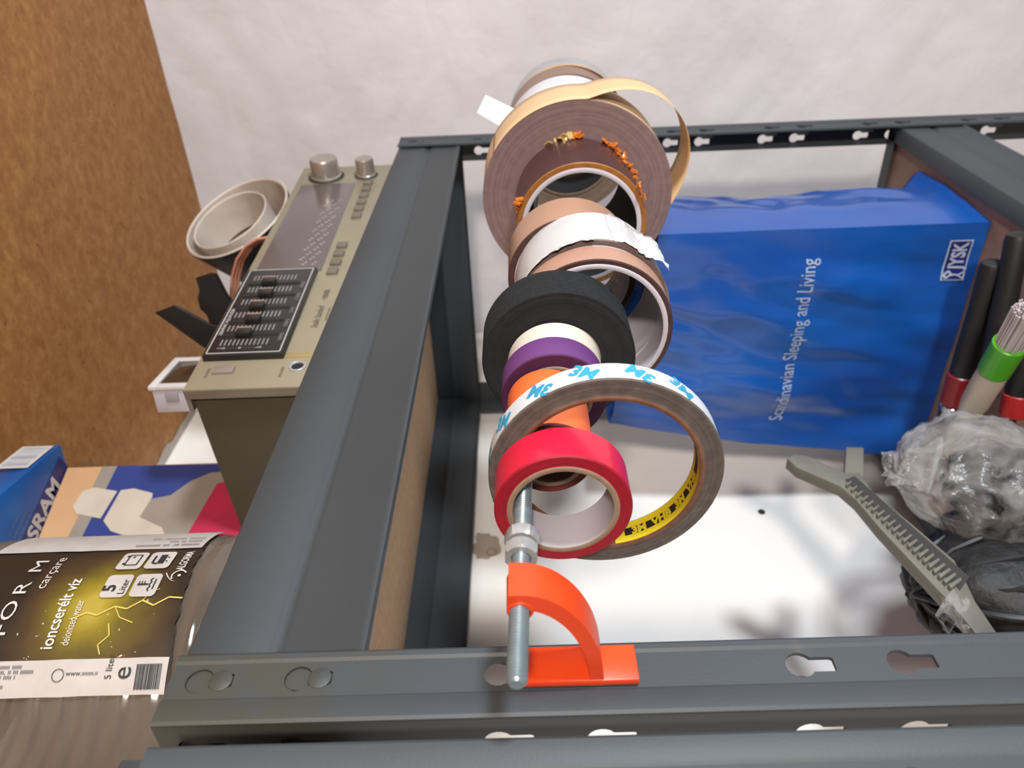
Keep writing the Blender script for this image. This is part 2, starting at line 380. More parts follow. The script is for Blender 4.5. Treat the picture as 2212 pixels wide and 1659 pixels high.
# ---------------------------------------------------------------- rod, nuts and clips
RY = -.0459
def rodz(x): return -.0608-.040*x
def rodp(x): return V(x, RY, rodz(x))
rod_dir = (rodp(1)-rodp(0)).normalized()
RM = Matrix((rod_dir, V(0, 1, 0), rod_dir.cross(V(0, 1, 0)))).transposed()
prof = [(0, .0022), (.0008, .0029)]; t = .0010
while t < .115:
    prof += [(t, .0028), (t+.0005, .0034), (t+.0007, .0034), (t+.0012, .0028)]; t += .00125
prof += [(.72, .0033)]
tag(MB().lathe(prof, 20, rodp(-.0489), 'X', M=RM).build('threaded_rod', M_rod, smooth=25), 'zinc threaded steel rod carrying the row of tape rolls', 'rod')
def nut(x, rot, label):
    mb = MB(); n = 6; R = .0066; h = .0053; q = R*.87; vs = []; fs = []
    prof = [(0, .0036), (0, q), (.0009, None), (h-.0009, None), (h, q), (h, .0036)]
    N = 36; rows = []
    for tt, r in prof:
        for k in range(N):
            a = 2*math.pi*k/N; m_ = (a % (math.pi/3))-math.pi/6
            rr = r if r is not None else min(R*math.cos(math.pi/6)/math.cos(m_), R*.985)
            p = RM @ V(tt, rr*math.cos(a+rot), rr*math.sin(a+rot)); vs.append(rodp(x)+p)
    m = len(prof); fs = [(i*N+k, i*N+(k+1) % N, ((i+1) % m)*N+(k+1) % N, ((i+1) % m)*N+k) for i in range(m) for k in range(N)]
    return tag(mb.add(vs, fs).build('hex_nut', M_zinc, smooth=20), label, 'nut', 'nuts on the rod')
nut(.0092, .5, 'zinc hex nut on the rod touching the red tape')
nut(.0022, .06, 'zinc hex nut on the rod next to the orange clip')
def clip(x0, x1, zoff, label):
    o = thing('rod_clip', label, 'clip', ((x0+x1)/2, -.02, -.085+zoff))
    zr = rodz((x0+x1)/2); zp = zr+.0035
    MB().bar((x0, -.0092, zp-.0445), (x1, -.0062, zp)).build('plate', M_clip, o, bevel=.0005)
    # curved arm, from the plate out to the collar
    cy, cz = -.0060, zr; n = 20; out = []; inn = []
    for k in range(n+1):
        a = math.pi/2*k/n
        out.append((cy-.0475*math.sin(a), cz-.0285*math.cos(a)+.000)); inn.append((cy-.0405*math.sin(a), cz-.0235*math.cos(a)))
    out.append((cy-.0475, cz+.0036)); inn.append((cy-.0405, cz+.0036))
    lp = out+inn[::-1]
    m2 = len(out); vs = [(x0+.0003, a, b) for a, b in lp]+[(x1-.0003, a, b) for a, b in lp]; n2 = len(lp); fs = [(i, (i+1) % n2, n2+(i+1) % n2, n2+i) for i in range(n2)]
    for i in range(m2-1):
        fs += [(i, i+1, n2-2-i, n2-1-i), (n2+i, 2*n2-1-i, 2*n2-2-i, n2+i+1)]
    MB().add(vs, fs).build('arm', M_clip, o, smooth=40)
    MB().lathe([(x0, .0036), (x0, .0042), (x0+.0004, .0045), (x1-.0004, .0045), (x1, .0042), (x1, .0036)], 28, (0, RY, zr), 'X', closed=True).build('collar', M_clip, o, smooth=40)
    MB().prism([(.0011, .0085), (.0011, .0205), (.0030, .0205), (.0030, .0085)], 'X', x0+.003, x1-.003).build('hook', M_clip, o) if False else None
    return o
clip(-.0217, -.0067, 0, 'orange plastic clip with curved arm holding the rod on the near post')

# ---------------------------------------------------------------- tape rolls
def ring_mat(name, c1, c2, rough=.7, scale=900, dark=None, bump=.3):
    """side of a roll: fine concentric layers around the roll's own X axis"""
    N = NT(name); b = N.b; tc = N.n('ShaderNodeTexCoord'); sep = N.n('ShaderNodeSeparateXYZ'); N.l(tc.outputs['Object'], sep.inputs[0])
    cmb = N.n('ShaderNodeCombineXYZ'); N.l(sep.outputs['Y'], cmb.inputs[0]); N.l(sep.outputs['Z'], cmb.inputs[1])
    ln = N.n('ShaderNodeVectorMath', operation='LENGTH'); N.l(cmb.outputs[0], ln.inputs[0])
    m = N.n('ShaderNodeMath', operation='MULTIPLY'); m.inputs[1].default_value = scale; N.l(ln.outputs['Value'], m.inputs[0])
    nz = N.n('ShaderNodeTexNoise', noise_dimensions='1D'); nz.inputs['Scale'].default_value = 1; nz.inputs['Detail'].default_value = 5; N.l(m.outputs[0], nz.inputs['W'])
    n2 = N.n('ShaderNodeTexNoise'); n2.inputs['Scale'].default_value = 180; n2.inputs['Detail'].default_value = 4; N.l(tc.outputs['Object'], n2.inputs['Vector'])
    ad = N.n('ShaderNodeMath', operation='MULTIPLY_ADD'); ad.inputs[1].default_value = .45; N.l(n2.outputs['Fac'], ad.inputs[0])
    h = N.n('ShaderNodeMath', operation='MULTIPLY'); h.inputs[1].default_value = .55; N.l(nz.outputs['Fac'], h.inputs[0]); N.l(h.outputs[0], ad.inputs[2])
    r = N.n('ShaderNodeValToRGB'); r.color_ramp.elements[0].position = .38; r.color_ramp.elements[1].position = .62
    r.color_ramp.elements[0].color = (*lin(c1), 1); r.color_ramp.elements[1].color = (*lin(c2), 1); N.l(ad.outputs[0], r.inputs[0])
    N.l(r.outputs[0], b.inputs['Base Color']); b.inputs['Roughness'].default_value = rough; b.inputs['Specular IOR Level'].default_value = .3
    bp = N.n('ShaderNodeBump'); bp.inputs['Strength'].default_value = bump; bp.inputs['Distance'].default_value = .001; N.l(ad.outputs[0], bp.inputs['Height']); N.l(bp.outputs[0], b.inputs['Normal'])
    return N.m
M_card = ring_mat('cardboard_core', (150, 126, 104), (170, 146, 124), .85, 500)
M_whitecore = mat('white_core', (214, 208, 218), .6)
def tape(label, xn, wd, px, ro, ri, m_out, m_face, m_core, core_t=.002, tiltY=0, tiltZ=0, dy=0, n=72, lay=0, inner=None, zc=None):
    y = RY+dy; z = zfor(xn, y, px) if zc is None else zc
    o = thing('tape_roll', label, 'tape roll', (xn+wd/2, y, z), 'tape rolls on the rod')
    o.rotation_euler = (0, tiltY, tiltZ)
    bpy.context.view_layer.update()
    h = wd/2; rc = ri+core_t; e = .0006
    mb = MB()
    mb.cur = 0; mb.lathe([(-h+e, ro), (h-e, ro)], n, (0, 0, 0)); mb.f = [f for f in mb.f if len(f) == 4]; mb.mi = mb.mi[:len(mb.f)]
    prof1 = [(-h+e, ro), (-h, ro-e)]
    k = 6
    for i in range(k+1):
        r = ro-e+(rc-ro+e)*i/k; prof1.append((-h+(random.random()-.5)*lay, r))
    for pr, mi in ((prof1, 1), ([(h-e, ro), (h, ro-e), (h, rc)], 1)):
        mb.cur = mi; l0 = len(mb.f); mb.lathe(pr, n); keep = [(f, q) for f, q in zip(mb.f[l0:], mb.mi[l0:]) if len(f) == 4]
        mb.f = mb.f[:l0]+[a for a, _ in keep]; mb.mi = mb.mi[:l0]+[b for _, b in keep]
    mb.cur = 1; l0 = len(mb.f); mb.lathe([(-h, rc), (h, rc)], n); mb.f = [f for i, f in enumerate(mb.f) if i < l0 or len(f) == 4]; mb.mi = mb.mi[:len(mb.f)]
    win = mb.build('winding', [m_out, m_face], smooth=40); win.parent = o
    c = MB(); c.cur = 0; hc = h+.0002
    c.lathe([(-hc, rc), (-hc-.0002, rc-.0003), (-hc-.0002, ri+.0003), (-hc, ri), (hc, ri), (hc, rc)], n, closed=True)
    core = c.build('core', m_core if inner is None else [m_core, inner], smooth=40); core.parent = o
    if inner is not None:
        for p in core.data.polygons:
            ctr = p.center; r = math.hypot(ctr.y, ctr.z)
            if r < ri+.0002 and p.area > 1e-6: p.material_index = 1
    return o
M_redO = mat('red_pvc', (232, 34, 70), .28, col2=(226, 30, 66), scale=20, coat=.2)
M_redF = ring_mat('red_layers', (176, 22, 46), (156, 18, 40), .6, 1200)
tape('red electrical tape roll hung nearest to the nuts', .0262, .0180, 1217, .0264, .0193, M_redO, M_redF, M_card, .0022, inner=M_whitecore)
M_3mO = mat('white_liner', (236, 240, 244), .35, col2=(230, 234, 240), scale=12)
M_3mF = ring_mat('grey_foam_layers', (86, 80, 76), (116, 108, 102), .85, 1500, bump=.6)
M_yel = mat('yellow_core_print', (240, 220, 40), .5)
M_3mC = ring_mat('brown_core', (112, 74, 56), (140, 104, 84), .85, 600)
t3 = tape('large white double-sided foam tape roll with blue lettering', .0448, .0112, 1309, .0470, .0372, M_3mO, M_3mF, M_3mC, .0022, tiltZ=.0, lay=.0003)
M_cyan = mat('cyan_print', (40, 170, 214), .5)
w3 = [c for c in t3.children if c.name.startswith('winding')][0]; c3 = [c for c in t3.children if c.name.startswith('core')][0]
for k, deg in enumerate(range(-64, 150, 24)):
    # letters run slanted on the outer band; angle from straight up towards the camera side
    a0 = math.radians(deg); fl_ = 1 if k % 2 == 0 else -1; R3 = .0470+.00015
    def fn(u, v, a0=a0, fl_=fl_):
        uu, vv = (u-.0066)*fl_, (v-.0031)*fl_
        cs, sn = math.cos(.6), math.sin(.6)
        s_, x_ = uu*cs-vv*sn, uu*sn+vv*cs
        a = a0+s_/R3
        return (-x_, -R3*math.sin(a), R3*math.cos(a))
    q = lettering('letters', '3M', .0088, fn, M_cyan, None, bold=.0004); q.parent = w3
M_blk2 = mat('core_black_print', (26, 26, 24), .6)
def corefn(a0, x0, r=.0369):
    def fn(u, v): a = a0-u/r; return (x0+v, -r*math.sin(a), r*math.cos(a))
    return fn
b = MB(); a0, a1 = math.radians(88), math.radians(262)
b.grid(lambda u, v: (-.0055+.0110*v, -.03710*math.sin(a0+(a1-a0)*u), .03710*math.cos(a0+(a1-a0)*u)), 50, 2); q = b.build('core_print', M_yel, smooth=0, fix=False); q.parent = c3
b = MB(); a0, a1 = math.radians(118), math.radians(255)
b.grid(lambda u, v: (-.0022+.0042*v, -.03700*math.sin(a0+(a1-a0)*u), .03700*math.cos(a0+(a1-a0)*u)), 40, 2); q = b.build('print_band', M_blk2, smooth=0, fix=False); q.parent = c3
q = lettering('letters', '3M  VHB  3M  VHB', .0052, corefn(math.radians(250), -.0020), M_yel, None, bold=.0003); q.parent = c3
q = lettering('letters', 'Scotch', .0046, corefn(math.radians(112), -.0035), mat('red_print', (190, 50, 40), .6), None); q.parent = c3
M_orO = mat('orange_pvc', (252, 122, 58), .42, col2=(250, 116, 54), scale=20)
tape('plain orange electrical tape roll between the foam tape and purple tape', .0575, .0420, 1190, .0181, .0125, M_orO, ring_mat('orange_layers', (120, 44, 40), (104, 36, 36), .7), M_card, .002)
M_puO = mat('purple_pvc', (116, 62, 132), .4, col2=(110, 58, 126), scale=20)
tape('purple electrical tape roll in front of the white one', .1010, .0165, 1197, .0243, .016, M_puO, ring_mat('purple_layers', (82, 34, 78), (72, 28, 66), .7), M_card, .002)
M_whO = mat('white_pvc', (244, 236, 222), .38, col2=(242, 232, 216), scale=20)
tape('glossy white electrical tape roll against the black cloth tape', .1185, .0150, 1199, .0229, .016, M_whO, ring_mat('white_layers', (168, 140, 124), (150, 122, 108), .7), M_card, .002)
M_blO = mat('black_cloth', (46, 48, 50), .95, col2=(38, 40, 42), scale=400, bump=.6, bscale=1500, spec=.2)
tb = tape('wide matt black cloth tape roll', .1345, .0255, 1207, .0382, .019, M_blO, ring_mat('black_layers', (30, 30, 34), (38, 38, 42), .9, 700, bump=.5), M_card, .002, lay=.0006)
q = MB().box((.0125, -.0284, -.0284), (.005, .0062, .0008), Matrix.Rotation(.75, 3, 'X')).build('loose_end', M_blO, None); q.parent = tb
M_peach = mat('peach_film', (196, 150, 126), .35, col2=(186, 140, 116), scale=20)
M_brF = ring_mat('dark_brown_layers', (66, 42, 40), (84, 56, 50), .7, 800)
tape('thin tan tape ring with dark edge and white plastic core', .1630, .0170, 1283, .0416, .0364, M_peach, M_brF, M_whitecore, .0026)
M_alu = mat('aluminium_foil', (252, 252, 250), .36, .3, col2=(240, 240, 240), scale=9, bump=.25, bscale=70)
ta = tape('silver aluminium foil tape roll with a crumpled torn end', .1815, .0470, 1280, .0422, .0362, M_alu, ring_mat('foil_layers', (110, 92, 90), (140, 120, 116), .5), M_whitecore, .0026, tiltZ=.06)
# torn crumpled foil flap hanging off the lower side
def flap(u, v):
    a = math.radians(104+44*u); r = .0424+.0022*math.sin(u*9)*u+.0035*u*u
    jag = .0015*noise.noise((u*30, v*20, 3))
    return (-.023+.047*v*(1-.35*u)-.005*u*(1-v), -(r+jag)*math.sin(a), (r+jag)*math.cos(a))
q = MB().grid(flap, 22, 10).build('torn_flap', M_alu, None, smooth=25, solid=.0003); q.parent = ta
def edge(u, v):
    a = math.radians(-40+130*u); r = .0421+.0016*abs(noise.noise((u*25, v*3, 8)))+.0008*v
    return (-.0235-.0028*v*(1+.8*noise.noise((u*18, 0, 4))), -r*math.sin(a), r*math.cos(a))
q = MB().grid(edge, 60, 3).build('torn_edge', M_alu, None, smooth=20, solid=.0003); q.parent = ta
M_cop = mat('copper_film', (206, 158, 128), .3, .25, col2=(196, 148, 118), scale=20)
tape('coppery tape roll tucked behind the silver foil roll', .2290, .0340, 1236, .0385, .032, M_cop, M_brF, M_whitecore, .0026)
M_kapO = mat('amber_film', (84, 52, 50), .25, col2=(74, 44, 44), scale=20)
M_kapF = ring_mat('amber_layers', (176, 118, 52), (148, 92, 40), .5, 700)
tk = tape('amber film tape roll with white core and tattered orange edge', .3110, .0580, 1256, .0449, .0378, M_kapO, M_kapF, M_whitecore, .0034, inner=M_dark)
M_scrap = mat('amber_scraps', (226, 130, 40), .25, col2=(214, 108, 30), scale=200)
M_gold = mat('gold_scraps', (226, 190, 120), .25, .3)
sc = MB()
for k in range(46):
    a = math.radians(random.choice([random.gauss(92, 3), random.gauss(122, 4), random.gauss(133, 5), random.gauss(150, 8)]) if k % 4 else random.choice([random.gauss(150, 6), random.gauss(22, 6)])); xx = .028-(a > 2.2)*.02*random.random() if k % 4 else -.029
    s_ = .0018+random.random()*.0038; r = .0449+s_*.45
    sc.box((xx+random.uniform(-.002, .002), -r*math.sin(a), r*math.cos(a)), (s_*.9, s_*.25, s_*1.1), Matrix.Rotation(random.random()*6, 3, 'X') @ Matrix.Rotation(random.random()*6, 3, 'Y'))
q = sc.build('torn_scraps', M_scrap, None, smooth=0); q.parent = tk; q['kind'] = 'stuff'
sc = MB()
for k in range(22):
    a = math.radians(random.gauss(82, 5)); s_ = .0012+random.random()*.0032; r = .0449+s_*.5
    sc.box((.029+random.uniform(-.003, .003), -r*math.sin(a), r*math.cos(a)), (s_, s_*.3, s_*1.4), Matrix.Rotation(random.random()*6, 3, 'Z') @ Matrix.Rotation(random.random()*6, 3, 'Y'))
q = sc.build('gold_scraps', M_gold, None, smooth=0); q.parent = tk; q['kind'] = 'stuff'
M_kraft = mat('kraft_paper', (234, 198, 152), .7, col2=(228, 190, 142), scale=10, bump=.05)
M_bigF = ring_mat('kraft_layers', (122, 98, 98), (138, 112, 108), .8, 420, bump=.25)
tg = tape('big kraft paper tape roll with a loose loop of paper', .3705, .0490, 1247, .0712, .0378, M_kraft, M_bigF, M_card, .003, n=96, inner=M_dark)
def loop(u, v):
    dg = 30+158*u; k_ = max(0, min(1, (dg-95)/92)); bmp = math.sin(k_*math.pi)**1.15
    a = math.radians(dg); r = .0714+.0215*bmp
    x0 = -.0248+.003*bmp; x1 = .0245-.012*bmp
    return (x0+(x1-x0)*v, -r*math.sin(a), r*math.cos(a))
q = MB().grid(loop, 60, 4).build('loose_paper_loop', M_kraft, None, smooth=60, solid=.0002); q.parent = tg
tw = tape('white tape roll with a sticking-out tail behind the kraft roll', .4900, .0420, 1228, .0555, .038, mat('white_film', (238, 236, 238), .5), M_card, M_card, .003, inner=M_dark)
def tail(u, v):
    return (-.020+.022*v+.004*u, .016-.030*u*.2+.026*u, .0530+.030*u+.002*v*u)
q = MB().grid(lambda u, v: (-.021+.012*v, -(.018+.018*u+.015*v*(1-.2*u)), .0500+.029*u-.008*v), 4, 2).build('tape_tail', mat('white_tail', (244, 244, 246), .5), None, smooth=0, solid=.0003); q.parent = tw
tape('brown packing tape roll near the far end of the rod', .5331, .0370, 1224, .0560, .038, mat('brown_film', (150, 116, 94), .4), M_brF, M_card, .003)
tape('narrow peach tape roll next to the end silver roll', .5710, .0100, 1224, .0562, .038, mat('peach_paper', (226, 182, 138), .6), M_brF, M_card, .003)
tape('silver tape roll at the far end of the rod', .5820, .0330, 1224, .0556, .038, mat('silver_film', (214, 220, 222), .3, .6), M_brF, M_card, .003)

# ---------------------------------------------------------------- stereo receiver on the top shelf
RW, RH, RD = .415, .1065, .24
RTL = V(.2650, .0470, .1800); RA = math.radians(-4.2)
rax = V(math.cos(RA), math.sin(RA), 0); rn = V(rax.y, -rax.x, 0)     # rn points out of the front
radio = thing('stereo_receiver', 'champagne stereo receiver with slider equalizer standing on the top shelf', 'receiver', (RTL+rax*RW/2-rn*RD/2)*1)
radio.location.z = TOP
def rp(s, t, d=0): return RTL+rax*s-V(0, 0, t)+rn*d          # point on the front: along, down, out
M_champ = mat('champagne_panel', (176, 166, 140), .42, .35, col2=(170, 160, 134), scale=30)
M_champ2 = mat('champagne_edge', (160, 152, 134), .38, .5)
M_rside = mat('brown_vinyl', (78, 72, 56), .6, col2=(74, 68, 52), scale=40)
M_rwin = mat('smoked_window', (112, 102, 98), .18, col2=(106, 97, 94), scale=10)
M_eq = mat('black_panel', (38, 34, 34), .35)
M_btn = mat('grey_button', (138, 130, 116), .4, .3)
M_knob = mat('satin_knob', (206, 196, 186), .3, .7, col2=(200, 190, 180), scale=200)
M_grey = mat('grey_print', (150, 148, 146), .5)
def rbox(name, s0, s1, t0, t1, d0, d1, m, parent=radio, bevel=.0004):
    lo = [rp(s0, t0, d0), rp(s1, t0, d0), rp(s1, t1, d0), rp(s0, t1, d0)]; hi = [rp(s0, t0, d1), rp(s1, t0, d1), rp(s1, t1, d1), rp(s0, t1, d1)]
    return MB().hexa(lo, hi).build(name, m, parent, smooth=30, bevel=bevel)
rbox('cabinet', .004, RW-.004, .003, RH-.002, -RD, -.006, M_rside, bevel=.001)
rbox('front_panel', 0, RW, 0, RH, -.006, 0, M_champ, bevel=.0008)
rbox('side_rim', -.0004, .0010, .0004, RH-.001, -.0085, -.0008, M_champ2)
rbox('top_rim', 0, RW, -.0004, .0030, -.020, -.0008, M_champ2)
for s in (.04, RW-.04):
    for d in (-.03, -RD+.03):
        MB().lathe([(TOP-.0001-TOP, .011), (RTL.z-RH-TOP+.0005, .012)], 20, V(*rp(s, 0, d).xy, TOP), 'Z').build('foot', M_black, radio)
win = rbox('tuner_window', .168, .3645, .0075, .0668, -.001, .0006, M_rwin)
mb = MB()
for k in range(15):
    for r_ in range(2):
        s, t_ = .180+k*.0096, .046+r_*.009+(-.003 if k % 2 else .001)
        for dx, dy in ((0, 0), (.0035, .002)):
            mb.hexa([rp(s+dx, t_+dy, .0006), rp(s+dx+.0022, t_+dy, .0006), rp(s+dx+.0022, t_+dy+.0022, .0006), rp(s+dx, t_+dy+.0022, .0006)], [rp(s+dx, t_+dy, .0009), rp(s+dx+.0022, t_+dy, .0009), rp(s+dx+.0022, t_+dy+.0022, .0009), rp(s+dx, t_+dy+.0022, .0009)])
q = mb.build('dial_marks', mat('dial_print', (176, 170, 166), .6), win, smooth=0); q['kind'] = 'stuff'
eq = rbox('equalizer_panel', .0345, .167, .004, .0645, -.001, .0050, M_eq, bevel=.0006)
fr = MB()
for a in ((.0372, .1655, .0062, .0069), (.0372, .1655, .0615, .0622), (.0372, .0379, .0062, .0622), (.1648, .1655, .0062, .0622)):
    fr.hexa([rp(a[0], a[2], .005), rp(a[1], a[2], .005), rp(a[1], a[3], .005), rp(a[0], a[3], .005)], [rp(a[0], a[2], .0052), rp(a[1], a[2], .0052), rp(a[1], a[3], .0052), rp(a[0], a[3], .0052)])
fr.build('white_outline', M_white, eq, smooth=0)
tick = MB()
for col in range(6):
    s0 = .0475+col*.0198
    for k in range(12):
        t_ = .0135+k*.0032
        tick.hexa([rp(s0, t_, .005), rp(s0+.008, t_, .005), rp(s0+.008, t_+.0011, .005), rp(s0, t_+.0011, .005)], [rp(s0, t_, .0052), rp(s0+.008, t_, .0052), rp(s0+.008, t_+.0011, .0052), rp(s0, t_+.0011, .0052)])
    if col < 5:
        sl = s0+.0138
        rbox('slot', sl-.0016, sl+.0016, .011, .055, .0048, .0054, M_black, eq, bevel=0)
        tk_ = .030+(.001 if col % 2 else -.001)
        kn = rbox('slider_knob', sl-.004, sl+.004, tk_-.0058, tk_+.0058, .0050, .0095, M_eq, eq, bevel=.0006)
        rbox('slider_cap', sl+.0038, sl+.0048, tk_-.0056, tk_+.0056, .0080, .0097, mat('slider_line', (190, 160, 140), .5) if col == 0 else bpy.data.materials['slider_line'], kn, bevel=0)
        lettering('letters', ['100Hz', '330Hz', '1kHz', '3.3kHz', '10kHz'][col], .0042, lambda u, v, s=s0: rp(s+.004+u, .0595-v, .0053), M_grey, eq)
tick.build('scale_marks', M_grey, eq, smooth=0)['kind'] = 'stuff'
lettering('letters', '+10 · · · · 0 · · · · -10', .0036, lambda u, v: rp(.0425+v, .0125+u, .0053), M_white, eq, sx=1.15)
lettering('letters', 'GRAPHIC EQUALIZER', .0040, lambda u, v: rp(.062+u, .0112-v, .0053), M_white, eq)
for s0, n_, t0 in ((.274, 6, .0765), (.1605, 4, .0730)):
    for k in range(n_):
        rbox('push_button', s0+k*.0165, s0+k*.0165+.0095, t0, t0+.0095, -.001, .0028, M_btn)
def knob(s, t_, r, ln, name):
    q = rn.to_track_quat('X', 'Z').to_matrix()
    o = MB().lathe([(0, r*1.02), (ln*.1, r*1.02), (ln*.14, r*.94), (ln*.9, r*.92), (ln, r*.84), (ln-.0006, r*.5), (ln-.0008, 1e-7)], 40, rp(s, t_), 'X', M=q).build(name, M_knob, radio, smooth=40)
    MB().lathe([(-.0005, r*1.2), (.0004, r*1.2), (.0005, r*1.04)], 40, rp(s, t_), 'X', M=q).build('recess_ring', M_black, o)
    return o
knob(.386, .031, .0165, .0215, 'volume_knob'); knob(.386, .0755, .0108, .0195, 'balance_knob')
q_ = rn.to_track_quat('X', 'Z').to_matrix()
MB().lathe([(0, .0062), (.0014, .0062), (.0018, .0054), (.0014, .0046), (.0003, .0044)], 28, rp(.0233, .0775), 'X', M=q_, cap=False).build('headphone_jack', M_zinc, radio)
MB().lathe([(.0001, .0045), (.0005, .0044), (.0006, 1e-7)], 24, rp(.0233, .0775), 'X', M=q_).build('jack_socket', M_dark, radio)
rbox('power_button', .0175, .0255, .0155, .0310, -.001, .002, mat('power_key', (176, 160, 150), .35, .3))
rbox('lower_strip', .0355, .0420, .0650, RH-.001, -.001, .0008, mat('pale_gold_strip', (190, 172, 118), .4, .3))
lettering('letters', 'PHONES', .0034, lambda u, v: rp(.0125+v*0+u*1.0-.001, .0680-v, .0003), mat('panel_print', (98, 92, 80), .6), radio)
MP = bpy.data.materials['panel_print']
lettering('letters', 'POWER', .0034, lambda u, v: rp(.0135+u, .0130-v, .0003), MP, radio)
lettering('letters', 'Studio Standard', .0082, lambda u, v: rp(.0755+u+v*.25, .0815-v, .0003), MP, radio, sx=.62)
lettering('letters', '• FISHER', .0066, lambda u, v: rp(.1180+u, .0812-v, .0003), MP, radio, bold=.0001, sx=.72)
lettering('letters', 'ıııııııııı ıııııı ııııııııı', .0032, lambda u, v: rp(.086+u, .0870-v, .0003), MP, radio)

# things on top of the receiver
ZT = RTL.z-.003
# small panel meter: white bezel, dark window
pm = thing('panel_meter', 'small white panel meter with dark screen lying on the receiver', 'meter', (.32, .085, ZT))
C0 = at(318, 836, 'X', .315); mz = C0.z
E0 = at(378, 772, 'Z', C0.z); PW_ = (E0-C0).length; pa = (E0-C0).normalized(); pnn = V(pa.y, -pa.x, 0)
def pmp(s, t_, d):
    return C0+pa*s-V(0, 0, t_)+pnn*d
def pmp_(s, t_, d): return V(C0.x, C0.y, C0.z)+V(math.cos(-.62), math.sin(-.62), 0)*s-V(0, 0, t_)+V(math.sin(.62)*-1, -math.cos(.62), 0)*d
def pbox(name, s0, s1, t0, t1, d0, d1, m, par):
    lo = [pmp(s0, t0, d0), pmp(s1, t0, d0), pmp(s1, t1, d0), pmp(s0, t1, d0)]; hi = [pmp(s0, t0, d1), pmp(s1, t0, d1), pmp(s1, t1, d1), pmp(s0, t1, d1)]
    return MB().hexa(lo, hi).build(name, m, par, smooth=30, bevel=.0004)
M_pm = mat('white_abs', (232, 226, 224), .5); M_scr = mat('dark_screen', (72, 56, 40), .15)
HT = mz-ZT
for a in ((0, PW_, 0, .0062), (0, PW_, HT-.0062, HT), (0, .0062, .0062, HT-.0062), (PW_-.0062, PW_, .0062, HT-.0062)): pbox('bezel', *a, -.0035, 0, M_pm, pm)
pbox('screen', .005, PW_-.005, .005, HT-.005, -.0033, -.0012, M_scr, pm)
pbox('housing', .0015, PW_-.0015, .002, HT-.0015, -.024, -.0035, mat('white_housing', (206, 200, 208), .5), pm)
pbox('clip_tab', .0002, .0018, .012, .022, -.014, -.006, mat('tab_grey', (170, 164, 168), .5), pm)
# black cup with white inside and an inner ring
RC = at(512, 470, 'X', .60)
vd = ray(503, 472).normalized(); upv = (up-vd*up.dot(vd)).normalized(); rtv = (rt-vd*rt.dot(vd)-upv*rt.dot(upv)).normalized()
cn = (-vd*.46+upv*.48+rtv*.745).normalized()
cq = cn.to_track_quat('X', 'Z').to_matrix()
cup = thing('lined_cup', 'black cup with white lining tipped over on the receiver', 'cup', (RC.x, RC.y+.03, ZT))
M_blp = mat('black_plastic', (30, 28, 28), .55); M_cream = mat('cream_lining', (226, 212, 200), .55, col2=(206, 192, 180), scale=25); M_cream_shade = mat('shaded_lining', (178, 160, 148), .6, col2=(158, 142, 130), scale=30)
R0 = .061
MB().lathe([(-.062, .040), (-.060, .042), (-.003, R0+.0006), (0, R0+.0006), (0, R0-.001), (-.006, R0-.0012)], 56, RC, 'X', M=cq, cap=False).build('shell', M_blp, cup)
MB().lathe([(.0012, R0+.0002), (.0018, R0-.0012), (.0006, R0-.0026), (-.056, .040), (-.0585, 1e-7)], 56, RC, 'X', M=cq, cap=False).build('lining', M_cream_shade, cup)  # lining coloured darker than the ring, standing in for shade inside the cup
MB().lathe([(.0010, R0+.0008), (.0024, R0-.0006), (.0010, R0-.0022), (-.001, R0-.0010)], 56, RC, 'X', M=cq, closed=True).build('rim', M_cream, cup)
RI = RC+cn*.001-rtv*.004+upv*.006; RI = RI-cn*((RI-RC).dot(cn))+cn*.003
MB().lathe([(.000, .0440), (.001, .0432), (.000, .0420), (-.040, .0400), (-.040, .0420)], 48, RI, 'X', M=cq, closed=True).build('inner_ring', M_cream, cup)
# copper wire loops
cw = MB()
for k in range(3):
    pts = [at(x+k*7-4, y, 'X', .52+.004*k) for x, y in ((590, 512), (560, 516), (535, 532), (516, 560), (506, 595), (503, 630), (506, 668), (515, 700))]
    cw.tube(pts, .0015, 8)
tag(cw.build('copper_wire', mat('copper', (250, 176, 144), .3, .35), smooth=60), 'bent loop of bare copper wire beside the tipped cup', 'wire')
# black plastic strips
def strip(name, pts, X0, th, m, label):
    P = [at(x, y, 'X', X0) for x, y in pts]; n = len(P); b = MB(); off = V(th, th*.6, 0)
    b.add(P+[p+off for p in P], [tuple(range(n))[::-1], tuple(range(n, 2*n))]+[(i, (i+1) % n, n+(i+1) % n, n+i) for i in range(n)])
    return tag(b.build(name, m, smooth=20, bevel=.0006), label, 'strip')
strip('plastic_strip', [(333, 675), (376, 659), (450, 700), (520, 715), (500, 770), (448, 757)], .40, .008, M_blp, 'flat black plastic strip sticking up from behind the receiver')
strip('plastic_bracket', [(422, 600), (458, 588), (480, 630), (520, 690), (505, 720), (458, 715), (446, 680), (432, 668), (426, 645), (430, 628)], .47, .012, M_blp, 'jagged black plastic bracket between the strip and the cup')
